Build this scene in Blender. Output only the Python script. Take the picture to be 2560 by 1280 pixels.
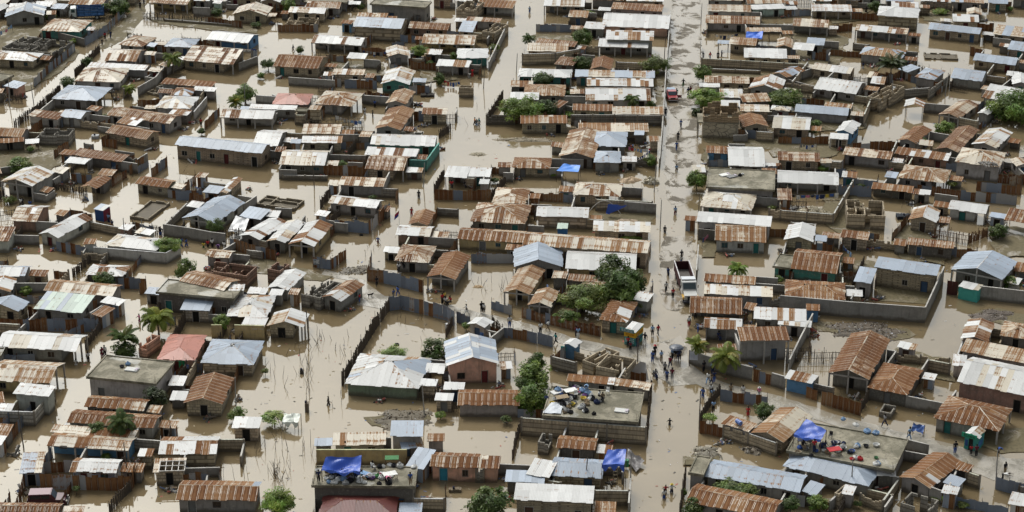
import bpy, bmesh, math, random
from mathutils import Vector, Matrix
C = bpy.context.scene.collection
SC = bpy.context.scene
for o in list(bpy.data.objects): bpy.data.objects.remove(o)
# ---------------------------------------------------------------- camera (a helicopter about 117 m above the flood)
TH = math.radians(23.0); FPX = 5041.0; CAMH = 117.0
cam = bpy.data.cameras.new("camera"); camo = bpy.data.objects.new("camera", cam); C.objects.link(camo)
cam.sensor_width = 36.0; cam.lens = FPX/2560*36.0; cam.clip_start = 1.0; cam.clip_end = 6000.0
camo.location = (0, 0, CAMH); camo.rotation_euler = (math.radians(90)-TH, 0, 0)
SC.camera = camo
# ---------------------------------------------------------------- overcast sky, soft sun ahead of the camera
SUN_EL, SUN_ROT = math.radians(52), math.radians(-25)
w = bpy.data.worlds.new("World"); SC.world = w; w.use_nodes = True
nt = w.node_tree; nt.nodes.clear()
sky = nt.nodes.new('ShaderNodeTexSky'); sky.sky_type = 'NISHITA'; sky.sun_disc = False
sky.sun_elevation = SUN_EL; sky.sun_rotation = SUN_ROT
sky.air_density = 1.0; sky.dust_density = 6.0; sky.ozone_density = 1.0
hs = nt.nodes.new('ShaderNodeHueSaturation'); hs.inputs['Saturation'].default_value = 0.22
bg = nt.nodes.new('ShaderNodeBackground'); bg.inputs['Strength'].default_value = 0.13
wo = nt.nodes.new('ShaderNodeOutputWorld')
# thin cloud: uneven, and brightest low down on the sun's side
tc = nt.nodes.new('ShaderNodeTexCoord'); sx = nt.nodes.new('ShaderNodeSeparateXYZ'); nt.links.new(tc.outputs['Generated'], sx.inputs[0])
band = nt.nodes.new('ShaderNodeMapRange'); band.interpolation_type = 'SMOOTHSTEP'; nt.links.new(sx.outputs[2], band.inputs[0])
band.inputs[1].default_value = 0.75; band.inputs[2].default_value = 0.30; band.inputs[3].default_value = 0.0; band.inputs[4].default_value = 1.0
side = nt.nodes.new('ShaderNodeMapRange'); side.interpolation_type = 'SMOOTHSTEP'; nt.links.new(sx.outputs[1], side.inputs[0])
side.inputs[1].default_value = -0.2; side.inputs[2].default_value = 0.8
cl = nt.nodes.new('ShaderNodeTexNoise'); cl.inputs['Scale'].default_value = 2.2; cl.inputs['Detail'].default_value = 5; nt.links.new(tc.outputs['Generated'], cl.inputs['Vector'])
clr = nt.nodes.new('ShaderNodeMapRange'); nt.links.new(cl.outputs[0], clr.inputs[0]); clr.inputs[1].default_value = 0.3; clr.inputs[2].default_value = 0.7; clr.inputs[3].default_value = 0.75; clr.inputs[4].default_value = 1.25
m1 = nt.nodes.new('ShaderNodeMath'); m1.operation = 'MULTIPLY'; nt.links.new(band.outputs[0], m1.inputs[0]); nt.links.new(side.outputs[0], m1.inputs[1])
m2 = nt.nodes.new('ShaderNodeMath'); m2.operation = 'MULTIPLY_ADD'; nt.links.new(m1.outputs[0], m2.inputs[0]); m2.inputs[1].default_value = 0.6; m2.inputs[2].default_value = 0.95
m3 = nt.nodes.new('ShaderNodeMath'); m3.operation = 'MULTIPLY'; nt.links.new(m2.outputs[0], m3.inputs[0]); nt.links.new(clr.outputs[0], m3.inputs[1])
vm = nt.nodes.new('ShaderNodeVectorMath'); vm.operation = 'SCALE'; nt.links.new(hs.outputs[0], vm.inputs[0]); nt.links.new(m3.outputs[0], vm.inputs[3])
nt.links.new(sky.outputs[0], hs.inputs['Color']); tint = nt.nodes.new('ShaderNodeVectorMath'); tint.operation = 'MULTIPLY'; tint.inputs[1].default_value = (0.97, 1.0, 0.985)
nt.links.new(vm.outputs[0], tint.inputs[0]); nt.links.new(tint.outputs[0], bg.inputs[0]); nt.links.new(bg.outputs[0], wo.inputs[0])
sl = bpy.data.lights.new("sun", 'SUN'); sl.energy = 1.2; sl.angle = math.radians(18); sl.color = (1.0, 0.96, 0.9)
so = bpy.data.objects.new("sun", sl); C.objects.link(so)
sd = Vector((math.sin(SUN_ROT)*math.cos(SUN_EL), math.cos(SUN_ROT)*math.cos(SUN_EL), math.sin(SUN_EL)))
so.rotation_euler = sd.to_track_quat('Z', 'Y').to_euler(); so.location = (0, 300, 200)
SC.view_settings.view_transform = 'Standard'; SC.view_settings.look = 'None'
SC.view_settings.exposure = 0.22; SC.view_settings.gamma = 1.0
SC.cycles.max_bounces = 5; SC.cycles.diffuse_bounces = 3; SC.cycles.glossy_bounces = 3; SC.cycles.transparent_max_bounces = 4
# ---------------------------------------------------------------- helpers
RND = random.Random(7)
FWD = Vector((0, math.cos(TH), -math.sin(TH))); UPV = Vector((0, math.sin(TH), math.cos(TH)))
def at(x, y, z=0.0):
    "world point at height z seen at photo pixel x, y (2560 wide)"
    d = Vector((1, 0, 0))*((x-1280)/FPX) + UPV*(-(y-640)/FPX) + FWD
    t = (z-CAMH)/d.z
    return Vector((0, 0, CAMH)) + d*t
def px(p):
    v = p - Vector((0, 0, CAMH)); f = v.dot(FWD)
    return 1280+FPX*v.x/f, 640-FPX*v.dot(UPV)/f
class MB:
    def __init__(s): s.v=[]; s.f=[]; s.uv=[]; s.c=[]; s.m=[]
    def face(s, pts, uv=None, col=(1,1,1,0), m=0):
        i=len(s.v); s.v += [tuple(p) for p in pts]; s.f.append(list(range(i, i+len(pts))))
        s.uv.append(uv if uv else [(0,0)]*len(pts)); s.c.append(col); s.m.append(m)
    def quad(s, a, b, c, d, col=(1,1,1,0), m=0, uo=(0,0)):
        w=(Vector(b)-Vector(a)).length; h=(Vector(d)-Vector(a)).length; x,y=uo
        s.face((a,b,c,d), [(x,y),(x+w,y),(x+w,y+h),(x,y+h)], col, m)
    def box(s, lo, hi, M=None, col=(1,1,1,0), m=0):
        x0,y0,z0=lo; x1,y1,z1=hi
        P=[Vector(p) for p in ((x0,y0,z0),(x1,y0,z0),(x1,y1,z0),(x0,y1,z0),(x0,y0,z1),(x1,y0,z1),(x1,y1,z1),(x0,y1,z1))]
        if M is not None: P=[M@p for p in P]
        for q in ((0,1,5,4),(1,2,6,5),(2,3,7,6),(3,0,4,7),(4,5,6,7),(3,2,1,0)): s.quad(*[P[i] for i in q], col=col, m=m)
    def beam(s, a, b, w, h=None, col=(1,1,1,0), m=0):
        a=Vector(a); b=Vector(b); h=h or w; d=(b-a)
        L=d.length
        if L<1e-5: return
        q=d.to_track_quat('X','Z').to_matrix().to_4x4(); q.translation=a
        s.box((0,-w/2,-h/2),(L,w/2,h/2), q, col, m)
    def tube(s, pts, rad, n=6, col=(1,1,1,0), m=0, cap=True):
        rings=[]
        for i,p in enumerate(pts):
            p=Vector(p); a=Vector(pts[max(0,i-1)]); b=Vector(pts[min(len(pts)-1,i+1)])
            d=(b-a).normalized(); e=d.orthogonal().normalized() if abs(d.z)>.9 else d.cross(Vector((0,0,1))).normalized()
            if abs(d.z)>.9: e=(Vector((1,0,0))-d*d.x).normalized()
            g=d.cross(e); r=rad[i] if isinstance(rad,(list,tuple)) else rad
            rings.append([p+(e*math.cos(2*math.pi*k/n)+g*math.sin(2*math.pi*k/n))*r for k in range(n)])
        acc=0
        for i in range(len(rings)-1):
            L=(Vector(pts[i+1])-Vector(pts[i])).length
            for k in range(n):
                k2=(k+1)%n; s.face((rings[i][k],rings[i][k2],rings[i+1][k2],rings[i+1][k]), [(k*.1,acc),(k*.1+.1,acc),(k*.1+.1,acc+L),(k*.1,acc+L)], col, m)
            acc+=L
        if cap:
            s.face(rings[0][::-1], None, col, m); s.face(rings[-1], None, col, m)
    def lathe(s, prof, n=12, M=None, col=(1,1,1,0), m=0):
        R=[[Vector((r*math.cos(2*math.pi*k/n), r*math.sin(2*math.pi*k/n), z)) for k in range(n)] for r,z in prof]
        if M is not None: R=[[M@p for p in r] for r in R]
        for i in range(len(R)-1):
            for k in range(n):
                k2=(k+1)%n; s.face((R[i][k],R[i][k2],R[i+1][k2],R[i+1][k]), None, col, m)
    def mesh(s, name, mats, smooth=False):
        me=bpy.data.meshes.new(name); me.from_pydata(s.v, [], s.f)
        uvl=me.uv_layers.new(name='UVMap'); ca=me.color_attributes.new('Col','FLOAT_COLOR','CORNER')
        U=[]; K=[]
        for f,u,c in zip(s.f,s.uv,s.c):
            for a in u: U += a
            K += list(c)*len(f)
        uvl.data.foreach_set('uv', U); ca.data.foreach_set('color', K)
        for mt in (mats if isinstance(mats,(list,tuple)) else [mats]): me.materials.append(mt)
        me.polygons.foreach_set('material_index', s.m)
        if smooth: me.polygons.foreach_set('use_smooth', [True]*len(s.f))
        me.update(); return me
    def build(s, name, mats, parent=None, color=None, smooth=False):
        return link(name, s.mesh(name, mats, smooth), parent, color)
def link(name, me, parent=None, color=None):
    o=bpy.data.objects.new(name, me); C.objects.link(o)
    if parent: o.parent=parent
    if color: o.color=(*color[:3], 1)
    return o
def empty(name, loc, rz=0):
    o=bpy.data.objects.new(name, None); C.objects.link(o); o.location=loc; o.rotation_euler=(0,0,rz); o.empty_display_size=.3
    return o
THINGS=[]   # (object, description, px, py, fixed label?) labelled at the end
def tag(o, desc, cat, group=None, p=None, fixed=False):
    o['category']=cat
    if group: o['group']=group
    if p is None: p=px(o.matrix_basis.translation)
    if fixed: o['label']=desc
    else: THINGS.append((o, desc, p[0], p[1]))
    return o
def struct(o, kind='structure'): o['kind']=kind; return o
def frame(A, u):
    "matrix with origin A, x axis along u on the ground"
    u=Vector((u.x,u.y,0)).normalized(); v=Vector((-u.y,u.x,0))
    M=Matrix(((u.x,v.x,0,A.x),(u.y,v.y,0,A.y),(0,0,1,A.z),(0,0,0,1))); return M
# ---------------------------------------------------------------- materials
def mat(name):
    m=bpy.data.materials.new(name); m.use_nodes=True; n=m.node_tree; n.nodes.clear()
    out=n.nodes.new('ShaderNodeOutputMaterial'); b=n.nodes.new('ShaderNodeBsdfPrincipled'); n.links.new(b.outputs[0], out.inputs[0])
    return m, n, b
def nd(n, t, **kw):
    x=n.nodes.new('ShaderNode'+t)
    for k,v in kw.items():
        if k in x.inputs: x.inputs[k].default_value=v
        else: setattr(x,k,v)
    return x
def mth(n, op, a, b=None, c=None, clamp=False):
    x=n.nodes.new('ShaderNodeMath'); x.operation=op; x.use_clamp=clamp
    for i,v in enumerate((a,b,c)):
        if v is None: continue
        if isinstance(v,(int,float)): x.inputs[i].default_value=v
        else: n.links.new(v, x.inputs[i])
    return x.outputs[0]
def mixc(n, f, a, b, mode='MIX'):
    x=n.nodes.new('ShaderNodeMix'); x.data_type='RGBA'; x.blend_type=mode
    for i,v in ((0,f),(6,a),(7,b)):
        if isinstance(v,(int,float)): x.inputs[i].default_value=v
        elif isinstance(v,tuple): x.inputs[i].default_value=(*v[:3],1)
        else: n.links.new(v, x.inputs[i])
    return x.outputs[2]
def noise(n, vec, scale, detail=4, rough=.55, dist=0):
    x=nd(n,'TexNoise',Scale=scale,Detail=detail,Roughness=rough,Distortion=dist)
    if vec is not None: n.links.new(vec, x.inputs['Vector'])
    return x.outputs[0]
def ramp(n, f, stops):
    x=n.nodes.new('ShaderNodeValToRGB'); e=x.color_ramp.elements
    while len(e)<len(stops): e.new(.5)
    for i,(p,c) in enumerate(stops): e[i].position=p; e[i].color=(*c[:3],1)
    n.links.new(f, x.inputs[0]); return x.outputs[0]
def smooth(n, v, lo, hi):
    x=nd(n,'MapRange'); x.interpolation_type='SMOOTHSTEP'; n.links.new(v, x.inputs[0]); x.inputs[1].default_value=lo; x.inputs[2].default_value=hi
    return x.outputs[0]
def mapping(n, vec, scale):
    x=nd(n,'Mapping'); x.inputs['Scale'].default_value=scale; n.links.new(vec, x.inputs[0]); return x.outputs[0]
def bump(n, b, h, s, d=.05):
    x=nd(n,'Bump',Strength=s,Distance=d); n.links.new(h, x.inputs['Height']); n.links.new(x.outputs[0], b.inputs['Normal'])
def m_tin(name='corrugated_tin', vertical=False):
    m,n,b=mat(name)
    at_=nd(n,'Attribute',attribute_name='Col'); uv=nd(n,'UVMap').outputs[0]; oi=nd(n,'ObjectInfo')
    sep=nd(n,'SeparateXYZ'); n.links.new(uv,sep.inputs[0]); u,v=sep.outputs[0],sep.outputs[1]
    off=nd(n,'VectorMath',operation='ADD'); n.links.new(uv,off.inputs[0])
    cmb=nd(n,'CombineXYZ'); n.links.new(mth(n,'MULTIPLY',oi.outputs['Random'],91.7),cmb.inputs[0]); n.links.new(cmb.outputs[0],cmb.inputs[1]) if False else None
    n.links.new(cmb.outputs[0],off.inputs[1]); P=off.outputs[0]
    rust=at_.outputs['Alpha']
    st=noise(n,mapping(n,P,(4.5,.55,1)),1.0,3,.6)          # streaks down the slope
    bl=noise(n,P,.55,4,.6); fi=noise(n,P,5.0,3,.6)
    f=mth(n,'FRACT',mth(n,'DIVIDE',u,.41)); f8=mth(n,'FRACT',mth(n,'DIVIDE',u,.82))                   # side lap of each sheet stays clean
    lap=mth(n,'MAXIMUM',mth(n,'SUBTRACT',1.0,smooth(n,f,.06,.24)),0.0); lap=mth(n,'MULTIPLY',lap,mth(n,'ADD',.42,mth(n,'MULTIPLY',mth(n,'LESS_THAN',f8,.25),.58)))
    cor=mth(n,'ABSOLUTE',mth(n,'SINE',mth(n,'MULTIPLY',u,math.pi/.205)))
    nail=smooth(n,mth(n,'ABSOLUTE',mth(n,'SINE',mth(n,'MULTIPLY',v,math.pi/.62))),.86,1.0)
    s=mth(n,'MULTIPLY',mth(n,'SUBTRACT',st,.5),1.1)
    s=mth(n,'ADD',s,mth(n,'MULTIPLY',mth(n,'SUBTRACT',bl,.5),1.5))
    s=mth(n,'ADD',s,mth(n,'MULTIPLY',mth(n,'SUBTRACT',fi,.5),.55))
    s=mth(n,'ADD',s,mth(n,'MULTIPLY',mth(n,'SUBTRACT',cor,.6),.16))
    s=mth(n,'ADD',s,mth(n,'MULTIPLY',mth(n,'SUBTRACT',nail,.35),.22))
    s=mth(n,'SUBTRACT',s,mth(n,'MULTIPLY',lap,.60))
    amt=smooth(n,mth(n,'ADD',rust,s),.38,.66)
    rc=ramp(n,mth(n,'ADD',mth(n,'MULTIPLY',bl,.5),mth(n,'MULTIPLY',st,.5)),[(.32,(.050,.021,.010)),(.44,(.105,.041,.015)),(.55,(.18,.082,.034)),(.68,(.29,.165,.08))])
    deep=smooth(n,rust,.70,1.0)
    rc=mixc(n,deep,mixc(n,.40,rc,(.36,.21,.10)),rc)
    base=mixc(n,mth(n,'MULTIPLY',mth(n,'ADD',fi,bl),.42),at_.outputs['Color'],mixc(n,1.0,at_.outputs['Color'],(.60,.57,.53),'MULTIPLY'))
    base=mixc(n,mth(n,'MULTIPLY',smooth(n,f,.0,.05),.0),base,base)
    col=mixc(n,amt,base,rc)
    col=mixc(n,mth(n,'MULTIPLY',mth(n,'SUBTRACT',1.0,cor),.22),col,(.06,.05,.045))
    n.links.new(col,b.inputs['Base Color'])
    n.links.new(mth(n,'ADD',.42,mth(n,'MULTIPLY',amt,.4)),b.inputs['Roughness'])
    n.links.new(mth(n,'SUBTRACT',.36,mth(n,'MULTIPLY',amt,.26)),b.inputs['Specular IOR Level'])
    bump(n,b,cor,.35,.02)
    return m
def m_wall(name, block=None, stone=False, rough=.92, damp=True):
    m,n,b=mat(name)
    oi=nd(n,'ObjectInfo'); uv=nd(n,'UVMap').outputs[0]; geo=nd(n,'NewGeometry')
    P=geo.outputs['Position']
    big=noise(n,P,.6,5,.6); fin=noise(n,P,3.5,4,.65)
    col=oi.outputs['Color']
    col=mixc(n,mth(n,'MULTIPLY',smooth(n,big,.42,.66),.55),col,mixc(n,.7,col,(.10,.09,.075)))
    col=mixc(n,mth(n,'MULTIPLY',smooth(n,fin,.5,.75),.35),col,(.42,.38,.32))
    stk=noise(n,mapping(n,P,(1.6,1.6,.22)),1.5,4,.65); col=mixc(n,mth(n,'MULTIPLY',smooth(n,stk,.47,.70),.42),col,mixc(n,.75,col,(.06,.052,.042)))
    h=fin
    if block:
        br=nd(n,'TexBrick',Scale=1.0); br.inputs['Brick Width'].default_value=.42; br.inputs['Row Height'].default_value=.21
        br.inputs['Mortar Size'].default_value=.03; br.inputs['Color1'].default_value=(.80,.79,.77,1); br.inputs['Color2'].default_value=(1.28,1.22,1.10,1); br.inputs['Mortar'].default_value=(.45,.41,.35,1)
        n.links.new(uv,br.inputs['Vector'])
        col=mixc(n,block,col,br.outputs['Color'],'MULTIPLY'); h=br.outputs['Fac']
    if stone:
        vo=nd(n,'TexVoronoi',Scale=5.5); n.links.new(uv,vo.inputs['Vector'])
        v2=nd(n,'TexVoronoi',Scale=5.5,feature='DISTANCE_TO_EDGE'); n.links.new(uv,v2.inputs['Vector'])
        hsv=nd(n,'SeparateColor'); n.links.new(vo.outputs['Color'],hsv.inputs[0])
        col=mixc(n,mth(n,'MULTIPLY',hsv.outputs[0],.6),col,(.48,.42,.30)); col=mixc(n,smooth(n,v2.outputs[0],.0,.07),(.12,.10,.075),col); h=v2.outputs[0]
    if damp:   # flood stain just above the water line
        sz=nd(n,'SeparateXYZ'); n.links.new(P,sz.inputs[0])
        d=mth(n,'SUBTRACT',1.0,smooth(n,mth(n,'ADD',sz.outputs[2],mth(n,'MULTIPLY',mth(n,'SUBTRACT',big,.5),1.5)),.15,.68))
        col=mixc(n,mth(n,'MULTIPLY',d,.8),col,(.075,.058,.036))
    n.links.new(col,b.inputs['Base Color']); b.inputs['Roughness'].default_value=rough
    bump(n,b,h,.4,.03)
    return m
def m_flat(name, rough=.8, spec=.3, var=.35, scale=1.5, dark=.45):
    m,n,b=mat(name); oi=nd(n,'ObjectInfo'); P=nd(n,'NewGeometry').outputs['Position']
    f=noise(n,P,scale,4,.6); col=mixc(n,mth(n,'MULTIPLY',smooth(n,f,.4,.7),var),oi.outputs['Color'],mixc(n,1.0,oi.outputs['Color'],(dark,dark,dark),'MULTIPLY'))
    n.links.new(col,b.inputs['Base Color']); b.inputs['Roughness'].default_value=rough; b.inputs['Specular IOR Level'].default_value=spec
    return m
M_TIN=m_tin(); M_PLASTER=m_wall('stained_plaster'); M_BLOCK=m_wall('concrete_block',block=.9); M_STONE=m_wall('rubble_stone',stone=True)
M_PAINT=m_flat('weathered_paint'); M_WOOD=m_flat('grey_wood',.9,.2,.5,6.0); M_CLOTH=m_flat('cloth',.95,.1,.25,4.0)
M_PLASTIC=m_flat('plastic_sheet',.42,.5,.22,1.2,.7); M_GLASSY=m_flat('dark_glass',.12,.6,.1)
def m_slab():
    m,n,b=mat('mossy_concrete'); P=nd(n,'NewGeometry').outputs['Position']; oi=nd(n,'ObjectInfo')
    a=noise(n,P,.33,5,.62,.6); f=noise(n,P,2.2,5,.7); g=noise(n,P,9.0,3,.6)
    col=mixc(n,smooth(n,a,.40,.62),(.12,.11,.075),(.27,.245,.185)); col=mixc(n,mth(n,'MULTIPLY',smooth(n,f,.48,.68),.75),col,(.085,.08,.055))
    col=mixc(n,mth(n,'MULTIPLY',smooth(n,g,.55,.75),.4),col,(.46,.43,.36)); col=mixc(n,.35,col,oi.outputs['Color'],'MULTIPLY')
    n.links.new(col,b.inputs['Base Color'])
    n.links.new(mth(n,'SUBTRACT',.9,mth(n,'MULTIPLY',smooth(n,noise(n,P,.22,3,.5),.56,.62),.78)),b.inputs['Roughness'])
    return m
M_SLAB=m_slab()
TINS={'w':((.64,.65,.65),.12),'g':((.34,.41,.51),.09),'c':((.58,.525,.42),.42),'o':((.53,.46,.35),.72),'r':((.55,.46,.36),1.0),
      'p':((.46,.17,.12),.12),'m':((.15,.035,.03),.12),'k':((.42,.53,.46),.05)}
def tin(code, R):
    c=code[0] if len(code)==1 or R.random()<(.62 if code[0] in 'wg' else .74) else R.choice(code[1:])
    (r,g,b),ru=TINS[c]; k=R.uniform(.80,1.10)
    return (min(r*k,.9),min(g*k,.9),min(b*k,.9), max(0,min(1,ru+R.uniform(-.26,.24))))
def sheets(mb, O, eu, ev, W, vmax, code, R, m=0, lap=True, hole=0):
    "tin sheets over a slope: eu along the eave, ev up the slope, vmax(u) its length at u"
    eu=Vector(eu).normalized(); ev=Vector(ev).normalized(); nn=eu.cross(ev)
    n=max(1,round(W/.82)); us=[W*i/n for i in range(n+1)]
    rows=R.choice((1.8,2.4,2.4)); big=[R.random() for _ in range(n+1)]
    run=None
    for i in range(n):
        u0,u1=us[i],us[i+1]; a,b=vmax(u0),vmax(u1); mx=max(a,b); r=0; jit=R.uniform(-.14,.08); k=0
        pts=[]
        while r<mx-1e-4:
            r1=min(r+rows*(1 if k else R.uniform(.9,1.1)),mx)
            if mx-r1<.5: r1=mx
            if run is None or R.random()<.55: run=tin(code,R)
            kk=R.uniform(.93,1.06); c=(run[0]*kk,run[1]*kk,run[2]*kk,run[3]+R.uniform(-.06,.06))
            z=R.uniform(0,.018)-.012*k; lo=jit if (k==0 and lap) else -.08*(k>0)
            q=[(u0,min(r,a)+(lo if a>r else 0)),(u1,min(r,b)+(lo if b>r else 0)),(u1,min(r1,b)),(u0,min(r1,a))]
            P=[O+eu*x+ev*y+nn*(z+.012*(x==u1)) for x,y in q]
            if not(hole and R.random()<hole): 
                uvq=[(x/W*n*.82,y) for x,y in q]
                mb.face(P,uvq,c,m)
                if k==0 and lap: mb.face((P[0]-Vector((0,0,.05)),P[1]-Vector((0,0,.05)),P[1],P[0]),[(x,y-.05) for x,y in uvq[:2]]+[uvq[1],uvq[0]],c,m)
            r=r1; k+=1
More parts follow.
